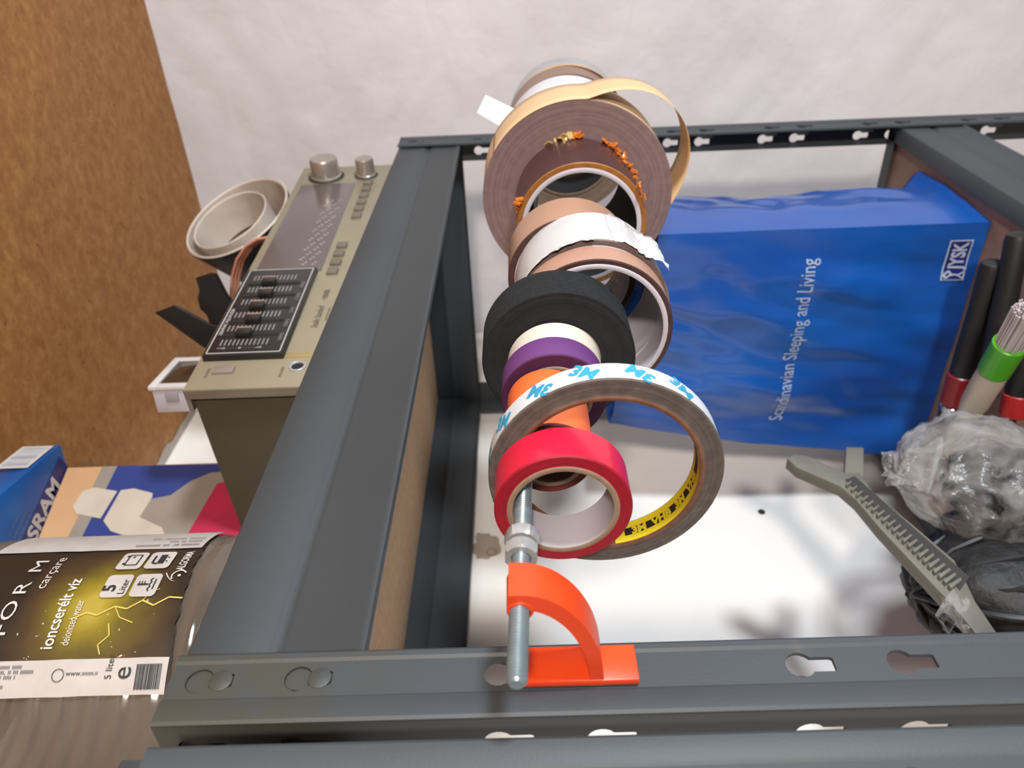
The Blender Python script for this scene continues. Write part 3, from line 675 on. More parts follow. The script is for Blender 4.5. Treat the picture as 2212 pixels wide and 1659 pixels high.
# carton and blue box
ct = thing('lamp_carton', 'beige, blue and grey printed lamp carton standing on the receiver', 'carton', (.30, .24, ZT))
A = at(146, 1010, 'Z', .352); B = at(88, 1150, 'Z', .352); ex = (A-B); ex.z = 0; ex.normalize(); ey = V(-ex.y, ex.x, 0)
A = V(A.x, A.y, .352)
def cp(s, t_, d=0): return A-ex*s-V(0, 0, t_)-ey*d         # s to the left of the right edge, t down, d out
def cpoly(name, pts, m, d, th=.0002):
    pts = [(s, min(t_, CH-.001)) for s, t_ in pts]; b = MB(); n = len(pts); b.add([cp(s, t_, d) for s, t_ in pts]+[cp(s, t_, d+th) for s, t_ in pts], [tuple(range(n))[::-1], tuple(range(n, 2*n))]+[(i, (i+1) % n, n+(i+1) % n, n+i) for i in range(n)])
    return b.build(name, m, ct, smooth=0)
CH = .352-ZT-.001
MB().hexa([cp(0, 0), cp(.11, 0), cp(.11, CH), cp(0, CH)], [cp(0, 0, -.085), cp(.11, 0, -.085), cp(.11, CH, -.085), cp(0, CH, -.085)]).build('carton_body', mat('beige_card', (214, 170, 124), .6, col2=(208, 162, 116), scale=20), ct, smooth=0, bevel=.0005)
M_cblue = mat('carton_blue', (44, 64, 138), .5); M_cgrey = mat('carton_grey', (158, 146, 134), .6); M_cpale = mat('carton_pale', (212, 198, 180), .6); M_cpink = mat('carton_pink', (196, 30, 76), .55)
def cpix(x, y):
    d = ray(x, y); tt = ((A-CAM).dot(ey))/d.dot(ey); p = CAM+d*tt-A; return (-p.dot(ex), -p.z)
def cq_(name, pix, m, d): return cpoly(name, [cpix(*p) for p in pix], m, d)
cq_('grey_band', [(222, 1008), (254, 1007), (175, 1165), (145, 1165)], M_cgrey, .0001)
cq_('blue_print', [(254, 1007), (560, 1001), (560, 1165), (175, 1165)], M_cblue, .0002)
cq_('grey_shape', [(330, 1078), (370, 1070), (412, 1040), (455, 1022), (560, 1012), (560, 1165), (290, 1165), (232, 1130)], M_cgrey, .0004)
cq_('pale_shape', [(262, 1060), (290, 1056), (330, 1066), (330, 1074), (302, 1118), (350, 1140), (360, 1165), (290, 1165), (240, 1148), (224, 1126)], M_cpale, .0006)
cq_('pale_head', [(205, 1054), (254, 1062), (218, 1121), (166, 1111), (158, 1095), (180, 1062)], M_cpale, .0007)
cq_('pink_shape', [(470, 1045), (560, 1030), (560, 1165), (400, 1165)], M_cpink, .0008)
# blue box on the carton, leaning out over its edge
bz = .3535
Q = [at(148, 1010, 'Z', bz), at(132, 958, 'Z', bz), at(-40, 1102, 'Z', bz), at(40, 1260, 'Z', bz)]
bb = thing('blue_box', 'blue lamp box with white barcode sticker on top of the carton', 'box', (Q[0]+Q[2])/2)
M_bb = mat('glossy_blue_card', (30, 104, 180), .35, col2=(24, 88, 164), scale=14)
bh = .034
MB().hexa(Q, [q+V(0, 0, bh)+V(-.002, .004, 0) for q in Q]).build('box_body', M_bb, bb, smooth=30, bevel=.002)
qx = (Q[0]-Q[3]).normalized(); qy = V(qx.y, -qx.x, 0)
lettering('letters', 'OSRAM', .026, lambda u, v: Q[0]-qx*.0030-qx*.094+qx*u*1.0-V(0, 0, .0005)+qy*(.0015+v*.80), M_white, bb, sx=.90, bold=.0008)
MB().hexa([Q[0]-V(0, 0, .0003), Q[0]-V(0, 0, .0003)+qy*.0175, Q[3]-V(0, 0, .0003)+qy*.0175, Q[3]-V(0, 0, .0003)], [Q[0]-V(0, 0, .0001), Q[0]-V(0, 0, .0001)+qy*.0175, Q[3]-V(0, 0, .0001)+qy*.0175, Q[3]-V(0, 0, .0001)]).build('dark_band', mat('navy_band', (44, 48, 120), .5), bb, smooth=0)
M_bbt = mat('pale_blue_print', (120, 160, 200), .6)
for k in range(3):
    lettering('letters', ['ıııııı ııııııı ıııı ıııı', 'ııııııı ııııııııı ııııı', 'ıı ı ıııı ıııı ı'][k], .0048, lambda u, v, k=k: Q[0]-qx*.088+qx*u-V(0, 0, .0005)+qy*(.0205+k*.0062+v), M_bbt, bb)
# barcode sticker on the front side
s0, s1 = Q[1]+V(0, 0, .003), Q[2]+V(0, 0, .003); sd = (s1-s0).normalized(); so = V(sd.y, -sd.x, 0)
if so.dot(CAM-s0) < 0: so = -so
so2 = so*.0008
stk = MB().hexa([s0+sd*.006+so2, s0+sd*.046+so2, s0+sd*.046+so2+V(0, 0, .028), s0+sd*.006+so2+V(0, 0, .028)], [s0+sd*.006+so2*1.3, s0+sd*.046+so2*1.3, s0+sd*.046+so2*1.3+V(0, 0, .028), s0+sd*.006+so2*1.3+V(0, 0, .028)]).build('sticker', M_white, bb, smooth=0)
bc = MB()
for k in range(12):
    a_ = .010+k*.0029; ww = random.choice([.0006, .001, .0016])
    bc.hexa([s0+sd*a_+so2*1.3+V(0, 0, .003), s0+sd*(a_+ww)+so2*1.3+V(0, 0, .003), s0+sd*(a_+ww)+so2*1.3+V(0, 0, .025), s0+sd*a_+so2*1.3+V(0, 0, .025)], [s0+sd*a_+so2*1.5+V(0, 0, .003), s0+sd*(a_+ww)+so2*1.5+V(0, 0, .003), s0+sd*(a_+ww)+so2*1.5+V(0, 0, .025), s0+sd*a_+so2*1.5+V(0, 0, .025)])
bc.build('barcode', mat('barcode_grey', (150, 150, 170), .6), stk, smooth=0)

# ---------------------------------------------------------------- water bottle
BX, BY, BR = .066, .108, .080
bt = thing('water_bottle', 'clear ribbed five litre plastic water bottle with torn yellow-black label', 'bottle', (BX, BY, TOP))
def pet_mat():
    N = NT('clear_plastic'); b = N.b
    b.inputs['Base Color'].default_value = (.17, .14, .115, 1); b.inputs['Roughness'].default_value = .1; b.inputs['Specular IOR Level'].default_value = .9
    tr = N.n('ShaderNodeBsdfTransparent'); tr.inputs[0].default_value = (.80, .77, .73, 1); mx = N.n('ShaderNodeMixShader'); lw = N.n('ShaderNodeLayerWeight'); lw.inputs[0].default_value = .3
    ma = N.n('ShaderNodeMath', operation='MULTIPLY_ADD', use_clamp=True); ma.inputs[1].default_value = .65; ma.inputs[2].default_value = .26; N.l(lw.outputs['Facing'], ma.inputs[0])
    N.l(ma.outputs[0], mx.inputs[0]); N.l(tr.outputs[0], mx.inputs[1]); N.l(b.outputs[0], mx.inputs[2]); N.l(mx.outputs[0], N.t.nodes['Material Output'].inputs[0])
    tc = N.n('ShaderNodeTexCoord'); nz = N.n('ShaderNodeTexNoise'); nz.inputs['Scale'].default_value = 30; N.l(tc.outputs['Object'], nz.inputs['Vector'])
    bp = N.n('ShaderNodeBump'); bp.inputs['Strength'].default_value = .5; bp.inputs['Distance'].default_value = .004; N.l(nz.outputs['Fac'], bp.inputs['Height']); N.l(bp.outputs[0], b.inputs['Normal'])
    return N.m
M_pet = pet_mat()
prof = [(0, .052), (.0005, .066), (.004, .0745), (.010, BR-.001)]
z = .012
zl0, zl1 = .098-TOP, .207-TOP
while z < .225:
    inlab = zl0-.004 < z < zl1+.004
    amp = .0013 if inlab else .0024
    prof.append((z, BR-.0006-amp*(1-math.cos((z-.012)/.013*2*math.pi))/2)); z += .0016
prof += [(.230, BR-.001), (.245, .074), (.262, .058), (.276, .036), (.284, .022), (.300, .021), (.302, .017)]
inner = [(max(t_, .0012) if i else .0012, r-.0009) for i, (t_, r) in enumerate(prof)]
MB().lathe(prof+inner[::-1], 80, (BX, BY, TOP), 'Z', closed=True).build('bottle_shell', M_pet, bt, smooth=60)
MB().lathe([(.286, .0235), (.287, .024), (.303, .024), (.305, .022), (.3052, 1e-7)], 40, (BX, BY, TOP), 'Z').build('screw_cap', mat('blue_cap', (40, 90, 170), .4), bt)
wat = NT('water'); wat.b.inputs['Base Color'].default_value = (.93, .95, .9, 1); wat.b.inputs['Roughness'].default_value = 0; wat.b.inputs['Transmission Weight'].default_value = 1; wat.b.inputs['IOR'].default_value = 1.33
def cylp(th, z_, lift=.0006): a = math.radians(th); r = BR-.0006+lift; return V(BX+r*math.cos(a), BY+r*math.sin(a), z_)
# label sheet with UVs for its printed picture
T0, T1 = -128.2, -50.0
nu, nv = 70, 24
mb = MB()
def lab(u, v):
    th = T0+(T1-T0)*u; zb = .0965+max(0, (th+127)/57)*.0060; z_ = zb+(.210-zb)*v
    if v == 0: z_ += .0012*noise.noise((u*20, 0, 1))
    return cylp(th, z_, .0006+.0005*abs(noise.noise((u*9, v*6, 2))))
mb.grid(lab, nu, nv)
N = NT('label_print'); b_ = N.b
uvn = N.n('ShaderNodeUVMap'); sep = N.n('ShaderNodeSeparateXYZ'); N.l(uvn.outputs[0], sep.inputs[0])
def mth(op, a, b=None, c=None):
    m = N.n('ShaderNodeMath', operation=op)
    for i, q in enumerate((a, b, c)):
        if q is None: continue
        if isinstance(q, (int, float)): m.inputs[i].default_value = q
        else: N.l(q, m.inputs[i])
    return m.outputs[0]
U, Vv = sep.outputs[0], sep.outputs[1]
nz = N.n('ShaderNodeTexNoise'); nz.inputs['Scale'].default_value = 3.2; nz.inputs['Detail'].default_value = 6; N.l(uvn.outputs[0], nz.inputs['Vector'])
dist = mth('SQRT', mth('ADD', mth('POWER', mth('MULTIPLY', mth('SUBTRACT', U, .37), 1.25), 2), mth('POWER', mth('MULTIPLY', mth('SUBTRACT', Vv, .36), 1.5), 2)))
fac = mth('ADD', dist, mth('MULTIPLY', mth('SUBTRACT', nz.outputs['Fac'], .5), .45))
r = N.n('ShaderNodeValToRGB'); e = r.color_ramp.elements
e[0].position = .02; e[0].color = (*lin((176, 156, 60)), 1); e[1].position = .56; e[1].color = (*lin((40, 32, 24)), 1)
for p_, c_ in ((.13, (142, 124, 30)), (.27, (98, 84, 28)), (.40, (72, 54, 30))): x = e.new(p_); x.color = (*lin(c_), 1)
N.l(fac, r.inputs[0])
# peeled white specks
n2 = N.n('ShaderNodeTexNoise'); n2.inputs['Scale'].default_value = 22; n2.inputs['Detail'].default_value = 3; N.l(uvn.outputs[0], n2.inputs['Vector'])
spk = mth('GREATER_THAN', mth('ADD', n2.outputs['Fac'], mth('MULTIPLY', mth('SUBTRACT', .35, U), .22)), .715)
mx = N.n('ShaderNodeMixRGB'); N.l(spk, mx.inputs[0]); N.l(r.outputs[0], mx.inputs[1]); mx.inputs[2].default_value = (*lin((206, 198, 186)), 1)
N.l(mx.outputs[0], b_.inputs['Base Color']); b_.inputs['Roughness'].default_value = .42
lb = mb.build('label', N.m, bt, smooth=60, fix=False)
uvl = lb.data.uv_layers.new(name='UVMap')
for lp in lb.data.loops:
    i = lp.vertex_index; uvl.data[lp.index].uv = ((i//(nv+1))/nu, (i % (nv+1))/nv)
def lpatch(name, th0, th1, z0, z1, m, lift=.0009, n=24, jag=0, par=lb, r=0):
    def fn(u, v):
        zz = z0+(z1-z0)*v; th = th0+(th1-th0)*u
        if jag and u in (0, 1): th += jag*noise.noise((zz*300, u*5, 4))
        return cylp(th, zz, lift+.0004)
    return MB().grid(fn, n, 12).build(name, m, par, smooth=60, fix=False)
M_lw = mat('label_white', (202, 195, 190), .5, col2=(190, 182, 176), scale=60)
lpatch('white_strip', -128.3, -117.3, .0980, .2100, M_lw, jag=.4); lpatch('white_strip', -71.5, -49.8, .1035, .2100, M_lw, jag=.8)
M_lwt = mat('label_white_text', (222, 216, 208), .5)
def fit(body, t0, t1, z_, size, m=M_lwt, lift=.0015, bold=0):
    me = textmesh(body, size); wd = max(v.co.x for v in me.vertices); bpy.data.meshes.remove(me)
    k = math.radians(t1-t0)*BR/wd
    return lettering('letters', body, size, lambda u, v: cylp(t0+math.degrees(u*k/BR), z_+v, lift), m, lb, bold=bold)
def ltx(body, th, z_, size, m=M_lwt, lift=.0015, space=1, bold=0, sx=1, sy=1, align='LEFT', rot=0):
    def fn(u, v):
        if rot: u, v = -v, u
        return cylp(th+math.degrees(u/BR), z_+v, lift)
    return lettering('letters', body, size, fn, m, lb, align, space, bold, sy, sx)
for ch, th in zip('SFORM', (-115.5, -107.5, -100.4, -91.8, -80.9)): ltx(ch, th, .1765, .0092, align='CENTER', sx=1.45)
fit('carçare', -92.3, -76.4, .1685, .0070)
fit('ioncserélt víz', -114.1, -88.3, .1525, .0080, bold=.00015)
fit('deionized water', -113.0, -97.5, .1455, .0056)
fit('ALGORMA', -85.3, -74.6, .1050, .0056, bold=.0001)
lgm = MB()
lgm.grid(lambda u, v: cylp(-88.0+math.degrees((.0030+.0007*v)*math.cos(math.radians(-60+190*u))/BR), .1058+(.0030+.0007*v)*math.sin(math.radians(-60+190*u)), .0016), 20, 1)
lgm.grid(lambda u, v: cylp(-88.0+math.degrees(.0008*v*math.cos(6.2832*u)/BR), .1056+.0008*v*math.sin(6.2832*u), .0016), 14, 1)
lgm.grid(lambda u, v: cylp(-90.6+math.degrees((.0055*u*u)/BR), .1060+.0062*u+.0006*v, .0016), 10, 1)
lgm.build('maker_logo', M_lwt, lb, smooth=0, fix=False)
M_lk = mat('label_black_text', (40, 38, 36), .6); M_lg = mat('label_grey_text', (110, 106, 102), .6)
def icon(th, z_, w_=.0135, h=.0125):
    n = 6; pts = []; rr = .0022
    for cx, cy, a0 in ((w_/2-rr, h/2-rr, 0), (-w_/2+rr, h/2-rr, 90), (-w_/2+rr, -h/2+rr, 180), (w_/2-rr, -h/2+rr, 270)):
        for k in range(n+1): a = math.radians(a0+90*k/n); pts.append((cx+rr*math.cos(a), cy+rr*math.sin(a)))
    vs = [cylp(th, z_, .0017)]+[cylp(th+math.degrees(x/BR), z_+y, .0017) for x, y in pts]; m = len(pts)
    return MB().add(vs, [(0, 1+i, 1+(i+1) % m) for i in range(m)]).build('icon', M_lw, lb, smooth=0, fix=False)
def ipoly(segs, th, z_, par):
    b = MB()
    for x0, y0, x1, y1, ww in segs:
        d = V(x1-x0, y1-y0, 0); ln = d.length or 1e-6; nx, ny = -d.y/ln*ww, d.x/ln*ww
        b.add([cylp(th+math.degrees(x/BR), z_+y, .0021) for x, y in ((x0+nx, y0+ny), (x1+nx, y1+ny), (x1-nx, y1-ny), (x0-nx, y0-ny))], [(0, 1, 2, 3)])
    q = b.build('pictogram', M_lk, par, smooth=0, fix=False); return q
i1 = icon(-91.9, .1335); i2 = icon(-79.5, .1335); i3 = icon(-91.9, .1195); i4 = icon(-79.5, .1195)
ltx('5', -94.6, .1335, .0085, M_lk, .0021, bold=.0002); ltx('Liter', -95.8, .1283, .0046, M_lk, .0021)
ipoly([(-.004, .0025, .004, .0025, .0003), (-.004, -.0035, .004, -.0035, .0003), (-.004, .0025, -.004, -.0035, .0003), (.004, .0025, .004, -.0035, .0003), (-.003, .0025, -.003, .0038, .0006), (.003, .0025, .003, .0038, .0006), (.0015, 0, .003, 0, .0002), (.0022, -.0008, .0022, .0008, .0002)], -79.5, .1335, i2)
ipoly([(0, .004, 0, -.001, .0005)]+[(0, .0035-k*.0013, .002, .0035-k*.0013, .0002) for k in range(3)]+[(-.004+k*.0026, -.0025, -.0027+k*.0026, -.0015, .0003) for k in range(3)]+[(-.0027+k*.0026, -.0015, -.0014+k*.0026, -.0025, .0003) for k in range(3)]+[(-.003, -.004, .003, -.004, .0003)], -91.9, .1195, i3)
ipoly([(-.0035, -.001, .0035, -.001, .0016), (-.0028, .003, .0028, .003, .0005), (-.0036, .0005, -.0028, .003, .0005), (-.002, -.0042, -.0014, -.0032, .0003), (.001, -.0042, .0016, -.0032, .0003)], -79.5, .1195, i4)
ltx('1 liter', -121.0, .1245, .0046, M_lk, rot=1) if False else ltx('5 liter', -123.6, .1225, .0042, M_lk, .0019)
ltx('e', -123.9, .1140, .0120, M_lk, .0019)
for th, zt, s_, sz in ((-119.8, .176, 'ıı-ıııııı ıııııı', .0034), (-121.3, .177, 'ıııııııı, ıı ııı ıııııııı', .0034), (-122.8, .177, 'ııııııı ııııı ı', .0034), (-125.6, .177, 'ıııııı ıı', .0034), (-122.2, .143, 'www.ıııııııı.ıı', .0030)):
    lettering('letters', s_, sz, lambda u, v, th=th, zt=zt: cylp(th+math.degrees(v/BR), zt-u, .0019), M_lg, lb)
ri = MB().grid(lambda u, v: cylp(-122.0+math.degrees((.0024+.0004*v)*math.cos(6.2832*u)/BR), .1465+(.0024+.0004*v)*math.sin(6.2832*u), .0019), 20, 1)
ri.build('pictogram', M_lg, lb, smooth=0, fix=False)
for k, s_ in enumerate(('ıııııııııı ııı, ıııı ıııııııııııııı', 'ıııııııı ııı ııııı', 'ııııııııı: ıııııııııııı, ııııı')):
    def fnv(u, v, k=k): return cylp(-70+v/BR*57.3+k*3.2, .106+u, .0019)
    lettering('letters', s_, .0042, fnv, M_lg, lb)
bcm = MB(); zz = .1005
for k in range(22):
    ww = random.choice([.0002, .0003, .0005]); bcm.add([cylp(-126.8, zz, .0019), cylp(-119.3, zz, .0019), cylp(-119.3, zz+ww, .0019), cylp(-126.8, zz+ww, .0019)], [(0, 1, 2, 3)]); zz += ww+random.choice([.0001, .0002, .0003])
bcm.build('barcode', M_lk, lb, smooth=0, fix=False)
# lightning printed across the label
lt = MB()
def bolt(pts, w0):
    for (a, za), (c, zc_) in zip(pts, pts[1:]):
        d = V((c-a)*BR/57.3, zc_-za, 0); ln = d.length; nx, nz_ = -d.y/ln*w0*57.3/BR, d.x/ln*w0
        lt.add([cylp(a+nx, za+nz_, .0013), cylp(c+nx, zc_+nz_, .0013), cylp(c-nx, zc_-nz_, .0013), cylp(a-nx, za-nz_, .0013)], [(0, 1, 2, 3)])
bolt([(-104, .148), (-102, .142), (-103, .137), (-100, .130), (-101, .124), (-98, .118), (-100, .112), (-97, .106), (-97.5, .0995)], .0004)
bolt([(-100, .130), (-104, .126), (-106, .119)], .00025); bolt([(-98, .118), (-95, .116), (-93.5, .112)], .0002); bolt([(-106, .13), (-110, .128), (-113, .132), (-116, .130)], .0003)
lt.build('lightning', mat('lightning_yellow', (216, 196, 96), .5), lb, smooth=0, fix=False)
# red thing behind the bottle, seen through its foot
# ---------------------------------------------------------------- blue carrier bag on the lower shelf
bag = thing('carrier_bag', 'blue plastic carrier bag with white lettering standing on the lower shelf', 'bag', (.54, .17, LOW))
GX = .4760
def bagd(y, z_):
    n1 = noise.noise((y*9+3, z_*5-(y*4), 1.3)); n2 = noise.noise((y*22, z_*10+y*16, 4.1)); n3 = noise.noise((y*55, z_*30+y*30, 7.7))
    ey_ = min(1, max(0, (y-.03)/.05))*min(1, max(0, (ybk(z_)+.004-y)/.05)); ez = min(1, max(0, (z_-LOW)/.04))
    return (-.009*n1-.0065*n2-.0022*n3)*(.25+.75*ey_*ez) - .010*math.sin(max(0, min(1, (y-.03)/.28))*math.pi)*math.sin(max(0, min(1, (z_-LOW)/.34))*math.pi)
YF = .030
class _Z: pass
def ybk(z_): return .302-.058*max(0, min(1, (z_-LOW)/.34))**1.2
ZTOP = -.155
def topz(y): return -.192+(.045*(y-YF)/.276)+.004*noise.noise((y*30, 0, 2))
def face(u, v):
    z_ = LOW+.001+(topz(YF+.24*u)-LOW-.001)*v; y = YF+(ybk(z_)-YF)*u
    return (GX+bagd(y, z_), y, z_)
M_bag = mat('blue_polythene', (22, 95, 186), .26, col2=(16, 76, 164), scale=5, detail=3, bump=.6, bscale=16, spec=.5, coat=.2, stretch=(1, 2.0, .8))
mb = MB(); mb.grid(face, 60, 60); mb.build('front_sheet', M_bag, bag, smooth=80, fix=False)
def gus(u, v):
    z_ = LOW+.001+(topz(YF)-LOW-.001)*v; wid = .085+.055*v+.012*math.sin(v*7)+(.065*(1-v/.12) if v < .12 else 0)
    x = GX+bagd(YF, z_)+wid*u; y = YF+.004*math.sin(u*math.pi)*-1+.012*u*u*v+.004*noise.noise((u*4, v*9, 5))*u
    return (x, y, z_)
mb = MB(); mb.grid(gus, 24, 60); mb.build('gusset', M_bag, bag, smooth=80, fix=False)
def back(u, v):
    z_ = LOW+.001+(topz(YF+.24)-LOW-.001)*v; return (GX+bagd(ybk(z_), z_)+.12*u, ybk(z_)+.004*math.sin(u*3.1)+.003*noise.noise((u*5, v*8, 9)), z_)
MB().grid(back, 16, 40).build('rear_gusset', M_bag, bag, smooth=80, fix=False)
def rear(u, v):
    a = Vector(gus(1, v)); c = Vector(back(1, v)); p = a.lerp(c, u); p.x += .004*noise.noise((u*8, v*8, 3)); return p
MB().grid(rear, 30, 40).build('far_sheet', M_bag, bag, smooth=80, fix=False)
M_bagw = mat('bag_print', (186, 204, 232), .5); M_bagn = mat('bag_navy', (36, 40, 120), .4)
def bagp(y, z_, lift=.0012): return V(GX+bagd(y, z_)-lift, y, z_)
# text runs from the back edge (left) to the front edge (right): world -Y is to the right in the photo
def b_at(x, y): p = at(x, y, 'X', GX-.006); return p.y, p.z
ty0, tz0 = b_at(1690, 912); ty1, tz1 = b_at(1765, 560)
tl = abs(ty0-ty1)
me = textmesh('Scandinavian Sleeping and Living', .02); wtx = max(v.co.x for v in me.vertices); bpy.data.meshes.remove(me)
sx_ = tl/wtx
lettering('letters', 'Scandinavian Sleeping and Living', .02, lambda u, v: bagp(ty0-u, tz0+(tz1-tz0)*(u/tl)+v), M_bagw, bag, sx=sx_, sy=1.0)
# logo plate
ly0, lz0 = b_at(2088, 612); ly1, lz1 = b_at(2050, 525)
lw, lh = abs(ly0-ly1), .0215
def lg(u, v, lift): return bagp(ly0-u*lw, lz0+v*lh+.002*u, lift)
MB().grid(lambda u, v: lg(u, v, .0012), 12, 5).build('logo_border', M_bagw, bag, smooth=0, fix=False)
lp_ = MB().grid(lambda u, v: lg(.03+.94*u, .07+.86*v, .0016), 12, 5).build('logo_field', M_bagn, bag, smooth=0, fix=False)
lettering('letters', 'JYSK', .019, lambda u, v: lg(.29+u/lw, .22+v/lh, .0021), M_bagw, lp_, sx=lw*.64/textw('JYSK', .019), sy=.95, bold=.0006)
gs = MB()
for x0, y0, x1, y1, ww in ((.06, .80, .14, .92, .05), (.14, .92, .24, .72, .05), (.24, .72, .12, .55, .04), (.06, .80, .16, .60, .04), (.16, .60, .14, .30, .035), (.14, .30, .06, .10, .03), (.14, .30, .22, .10, .03), (.05, .08, .24, .08, .02)):
    dx, dy = x1-x0, y1-y0; ln = math.hypot(dx*lw, dy*lh); nx, ny = -dy*lh/ln*ww*lh/lw, dx*lw/ln*ww
    gs.add([lg(x0+nx, y0+ny, .0021), lg(x1+nx, y1+ny, .0021), lg(x1-nx, y1-ny, .0021), lg(x0-nx, y0-ny, .0021)], [(0, 1, 2, 3)])
gs.build('bird_emblem', M_bagw, lp_, smooth=0, fix=False)
# recycling mark near the lower rear corner
ry, rz = b_at(1960, 958)
rc = MB()
for k in range(3):
    for q in range(5):
        a0 = math.radians(k*120+q*18); a1 = math.radians(k*120+q*18+18); r0, r1 = .0055, .0038
        rc.add([bagp(ry+math.cos(a)*r_, rz+math.sin(a)*r_) for a, r_ in ((a0, r0), (a1, r0), (a1, r1), (a0, r1))], [(0, 1, 2, 3)])
rc.build('recycling_mark', M_bagw, bag, smooth=0, fix=False)

# ---------------------------------------------------------------- tools lying on the lower shelf
M_tblk = mat('black_rubber', (26, 26, 28), .5); M_tred = mat('red_plastic', (176, 34, 36), .35); M_chr = mat('chrome', (210, 210, 214), .12, 1)
def tool(label, p0, p1, r, bands, name='hand_tool'):
    """black handle lying from p0 (butt end) to p1, bands (start, end, material, name, scale)"""
    d = p1-p0; ln = d.length; q = d.normalized().to_track_quat('X', 'Z').to_matrix()
    o = thing(name, label, 'tool', V(*(p0+d*.5).xy, LOW), 'hand tools on the lower shelf')
    pr = [(0, 1e-7), (.0005, r*.55), (.003, r*.9), (.008, r), (ln*.25, r*.93), (ln*.5, r*1.02), (ln-.004, r*1.0), (ln, r*.7)]
    MB().lathe(pr, 12, p0, 'X', M=q).build('handle', M_tblk, o, smooth=40)
    for a, b_, m, nm, k in bands:
        MB().lathe([(ln*a, r*k*.9), (ln*a+.001, r*k), (ln*b_-.001, r*k), (ln*b_, r*k*.9)], 14, p0, 'X', M=q).build(nm, m, o, smooth=40)
    MB().lathe([(ln, .003), (ln+.05, .003), (ln+.052, .0015)], 10, p0, 'X', M=q).build('shaft', M_chr, o)
    return o
def atd(x, y, dep): return CAM+ray(x, y)*dep
def tl_(x, y, Z): return at(x, y, 'Z', Z)
tool('black handled tool with a red band nearest the carrier bag', tl_(2149, 562, -.462), tl_(2040, 940, -.462), .0105, [(.62, .80, M_tred, 'red_band', 1.12), (.80, .84, M_chr, 'clear_band', 1.1)])
tool('plain black tool handle lying just left of the shelf front beam', tl_(2202, 500, -.468), tl_(2130, 860, -.468), .0098, [(.90, .97, M_chr, 'metal_collar', .8)])
tool('black and red tool half hidden under the cream brush', tl_(2110, 790, -.478), tl_(2036, 985, -.478), .0100, [(.35, .72, M_tred, 'red_band', 1.1)])
tool('black tool with wide red collar between the brush and clear bag', tl_(2245, 640, -.47), tl_(2190, 900, -.47), .0105, [(.80, .99, M_tred, 'red_band', 1.1)])
# cleaning brush: bristles, green ferrule, cream handle
bp0, bp1, bp2, bp3 = tl_(2216, 672, -.437), tl_(2183, 742, -.437), tl_(2148, 800, -.439), tl_(2052, 946, -.452)
br = thing('cleaning_brush', 'cream brush with a green collar and white bristles lying on the tools', 'brush', V(bp2.x, bp2.y, LOW))
bd = (bp2-bp1).normalized(); bq = bd.to_track_quat('X', 'Z').to_matrix(); r = .0125
l1 = (bp2-bp1).length; l2 = (bp3-bp1).length
MB().lathe([(0, r*.94), (.0006, r), (l1, r*.97), (l1, r*.8)], 24, bp1, 'X', M=bq).build('collar', mat('green_plastic', (86, 190, 30), .35), br)
MB().lathe([(l1, r*.9), (l1+.01, r*.93), (l1+.04, r*.9), (l1+.065, r*.62), (l2, r*.58), (l2+.01, r*.4)], 20, bp1, 'X', M=bq).build('handle', mat('cream_plastic', (216, 206, 190), .4), br, smooth=50)
bs = MB()
for k in range(150):
    a = random.random()*6.283; rr = r*.85*math.sqrt(random.random()); y_, z_ = rr*math.cos(a), rr*math.sin(a)
    p = bp1+bq @ V(.003, y_, z_); q_e = bp1+bq @ V(-.034-.003*random.random(), y_*1.12, z_*1.12); bs.tube([p, q_e], .0007, 5)
bs.build('bristles', mat('white_bristle', (222, 214, 220), .5), br)['kind'] = 'stuff'
# clear bag with black things
pk = thing('clear_plastic_bag', 'crumpled clear plastic bag packed with black cable on the lower shelf', 'bag', (.17, .11, LOW))
def film_mat():
    N = NT('clear_film'); t_ = N.t; b = N.b
    b.inputs['Base Color'].default_value = (*lin((206, 204, 202)), 1); b.inputs['Roughness'].default_value = .22; b.inputs['Specular IOR Level'].default_value = .8
    tr = N.n('ShaderNodeBsdfTransparent'); mx = N.n('ShaderNodeMixShader'); lw = N.n('ShaderNodeLayerWeight'); lw.inputs[0].default_value = .35
    tc = N.n('ShaderNodeTexCoord'); nz = N.n('ShaderNodeTexNoise'); nz.inputs['Scale'].default_value = 26; nz.inputs['Detail'].default_value = 5; nz.inputs['Distortion'].default_value = 1.5; N.l(tc.outputs['Object'], nz.inputs['Vector'])
    mu = N.n('ShaderNodeMath', operation='MULTIPLY_ADD'); mu.inputs[1].default_value = 1.4; mu.inputs[2].default_value = -.58; N.l(nz.outputs['Fac'], mu.inputs[0])
    ad = N.n('ShaderNodeMath', operation='ADD', use_clamp=True); N.l(mu.outputs[0], ad.inputs[0])
    m2 = N.n('ShaderNodeMath', operation='MULTIPLY'); m2.inputs[1].default_value = .45; N.l(lw.outputs['Facing'], m2.inputs[0]); N.l(m2.outputs[0], ad.inputs[1])
    N.l(ad.outputs[0], mx.inputs[0]); N.l(tr.outputs[0], mx.inputs[1]); N.l(b.outputs[0], mx.inputs[2])
    N.l(mx.outputs[0], t_.nodes['Material Output'].inputs[0])
    bp = N.n('ShaderNodeBump'); bp.inputs['Strength'].default_value = .8; bp.inputs['Distance'].default_value = .006; N.l(nz.outputs['Fac'], bp.inputs['Height']); N.l(bp.outputs[0], b.inputs['Normal'])
    return N.m
M_film = film_mat()
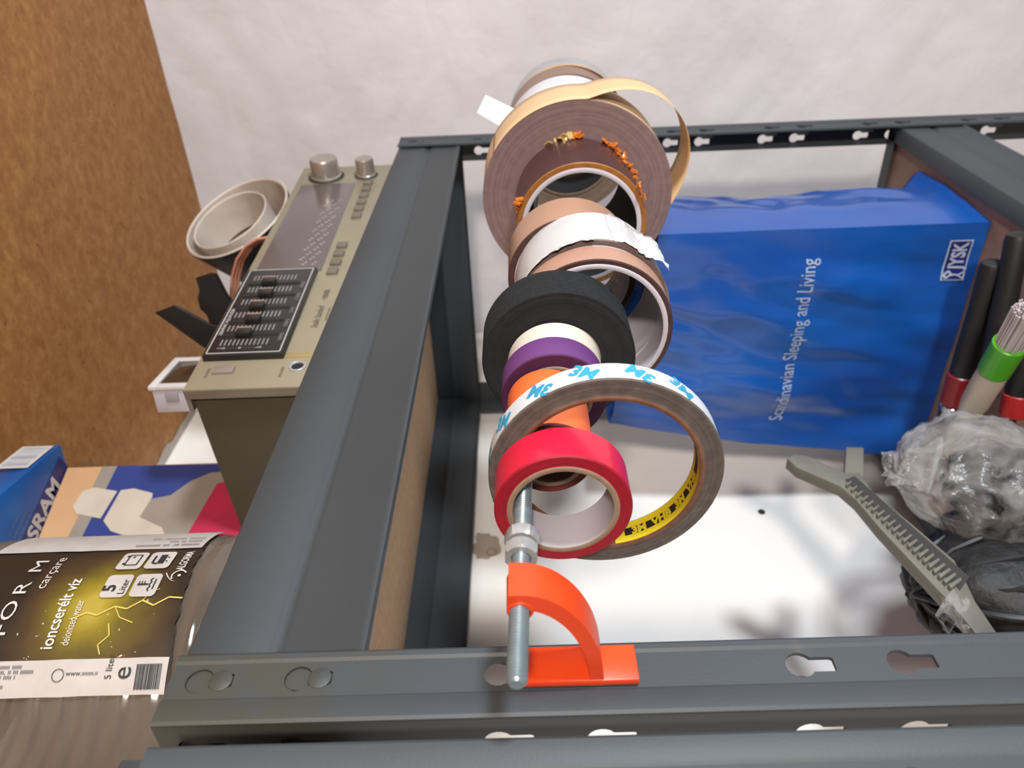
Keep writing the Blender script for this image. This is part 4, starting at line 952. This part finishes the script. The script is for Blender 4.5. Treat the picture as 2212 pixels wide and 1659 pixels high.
def blob(c, ax, seed, amp, fr, nu=40, nv=24, zmin=LOW+.002):
    c = Vector(c); mb = MB(); vs = []; fs = []
    for i in range(nv+1):
        th = math.pi*i/nv
        for k in range(nu):
            ph = 2*math.pi*k/nu; d = V(math.sin(th)*math.cos(ph), math.sin(th)*math.sin(ph), math.cos(th))
            s_ = 1+amp*noise.noise(d*fr+V(seed, 0, 0))+amp*.6*abs(noise.noise(d*fr*2.7+V(0, seed, 0)))
            p = c+V(d.x*ax[0], d.y*ax[1], d.z*ax[2])*s_; p.z = max(p.z, zmin); vs.append(p)
    for i in range(nv):
        for k in range(nu): fs.append((i*nu+k, i*nu+(k+1) % nu, (i+1)*nu+(k+1) % nu, (i+1)*nu+k))
    return mb.add(vs, fs)
ctr = at(2185, 1200, 'Y', .115); BC = at(2235, 1275, 'Y', .205); FC = at(2125, 1030, 'Y', .150)
blob((BC.x, BC.y, BC.z), (.072, .050, .085), 3, .16, 2.2).add(*(lambda q: (q.v, q.f))(blob(FC+V(-.012, .004, -.016), (.047, .026, .044), 8, .14, 2.5))).build('black_contents', mat('black_cable', (14, 14, 15), .6, col2=(22, 22, 24), scale=60, bump=.8, bscale=120), pk, smooth=60)
cab = MB()
for k in range(14):
    a = random.random()*6.28; pts = []
    for i in range(14):
        t_ = i/13*math.pi*1.2+a; R_ = 1.0+.04*random.random()
        pts.append(BC+V(.073*math.cos(t_)*math.cos(k*.35), .051*math.cos(t_)*math.sin(k*.35), .086*math.sin(t_))*R_)
    pts = [V(p.x, p.y, max(p.z, LOW+.004)) for p in pts]; cab.tube(pts, .0022, 6)
cab.build('black_wires', M_tblk, pk)['kind'] = 'stuff'
# film: a hood over the contents, drawn up to a twisted lip at the upper right
def film(u, v):
    ph = 2*math.pi*u; th = math.pi*.85*v
    d = V(math.sin(th)*math.cos(ph), math.sin(th)*math.sin(ph), math.cos(th))
    cr = .10*noise.noise(d*2.6+V(9, 0, 0))+.10*abs(noise.noise(d*6+V(0, 9, 0)))+.05*noise.noise(d*15)
    p = FC+V(d.x*.060, d.y*.038, d.z*.062)*(1+cr)
    p.z = max(p.z, LOW+.003); return p
MB().grid(film, 80, 34).build('film', M_film, pk, smooth=60, fix=False)
e0 = at(1905, 990, 'Y', .105)
def ear(u, v):
    base = at(2040, 1010+120*(v-.5)*2*.6, 'Y', .145); tip = at(1902+16*v, 985+62*v, 'Y', .15)
    p = base.lerp(tip, u); p.y += .006*math.sin(v*9+u*4)+.004*noise.noise((u*6, v*6, 2)); p.z += .004*noise.noise((u*7, v*7, 5)); return p
MB().grid(ear, 16, 14).build('film_corner', M_film, pk, smooth=60, fix=False)
def rag(u, v):
    p = at(2028+60*u+8*math.sin(v*8), 1285+75*v+10*math.sin(u*9), 'Y', .125); p.y += .006*noise.noise((u*5, v*5, 1)); return p
MB().grid(rag, 10, 10).build('film_scrap', M_film, pk, smooth=60, fix=False)
# grey toothed plastic stick with a forked end, leaning near the back wall
SY = .140
stx = thing('toothed_stick', 'grey toothed plastic stick with forked end in front of the back wall', 'stick', at(2090, 1330, 'Y', SY))
stx.location.z = LOW
M_stk = mat('grey_nylon', (130, 128, 118), .45, col2=(120, 118, 108), scale=30)
def plate(name, pix, m, par, y0, th, bevel=.0008):
    P = [at(x, y, 'Y', y0) for x, y in pix]; n = len(P)
    b = MB().add(P+[p+V(0, th, 0) for p in P], [tuple(range(n))[::-1], tuple(range(n, 2*n))]+[(i, (i+1) % n, n+(i+1) % n, n+i) for i in range(n)])
    return b.build(name, m, par, smooth=30, bevel=bevel)
plate('spine', [(1700, 990), (1716, 980), (1745, 984), (1822, 1020), (1858, 1022), (1884, 1060), (1980, 1140), (2062, 1210), (2090, 1262), (2108, 1300), (2190, 1420), (2150, 1420), (2060, 1310), (1980, 1225), (1900, 1140), (1850, 1080), (1815, 1050), (1722, 1010)], M_stk, stx, SY, .010)
plate('prong', [(1828, 965), (1866, 966), (1866, 1030), (1824, 1030)], M_stk, stx, SY+.001, .008)
M_slot = mat('channel_grey', (58, 58, 56), .7)
for k in range(21):
    f = k/20; cx_, cy_ = 1838+(2070-1838)*f, 1042+(1262-1042)*f; s_ = 7+9*f
    px_ = [(cx_-s_*.9, cy_-s_*.2), (cx_+s_*.7, cy_-s_*1.25), (cx_+s_*1.0, cy_-s_*.9), (cx_-s_*.5, cy_+s_*.25)]
    plate('tooth', [(x-4-3*f, y+4) for x, y in px_], M_stk, stx, SY-.0035, .0040, bevel=.0004)
plate('tooth_channel', [(1826, 1036), (1846, 1028), (2094, 1246), (2074, 1274)], M_slot, stx, SY-.0006, .0008, bevel=0)
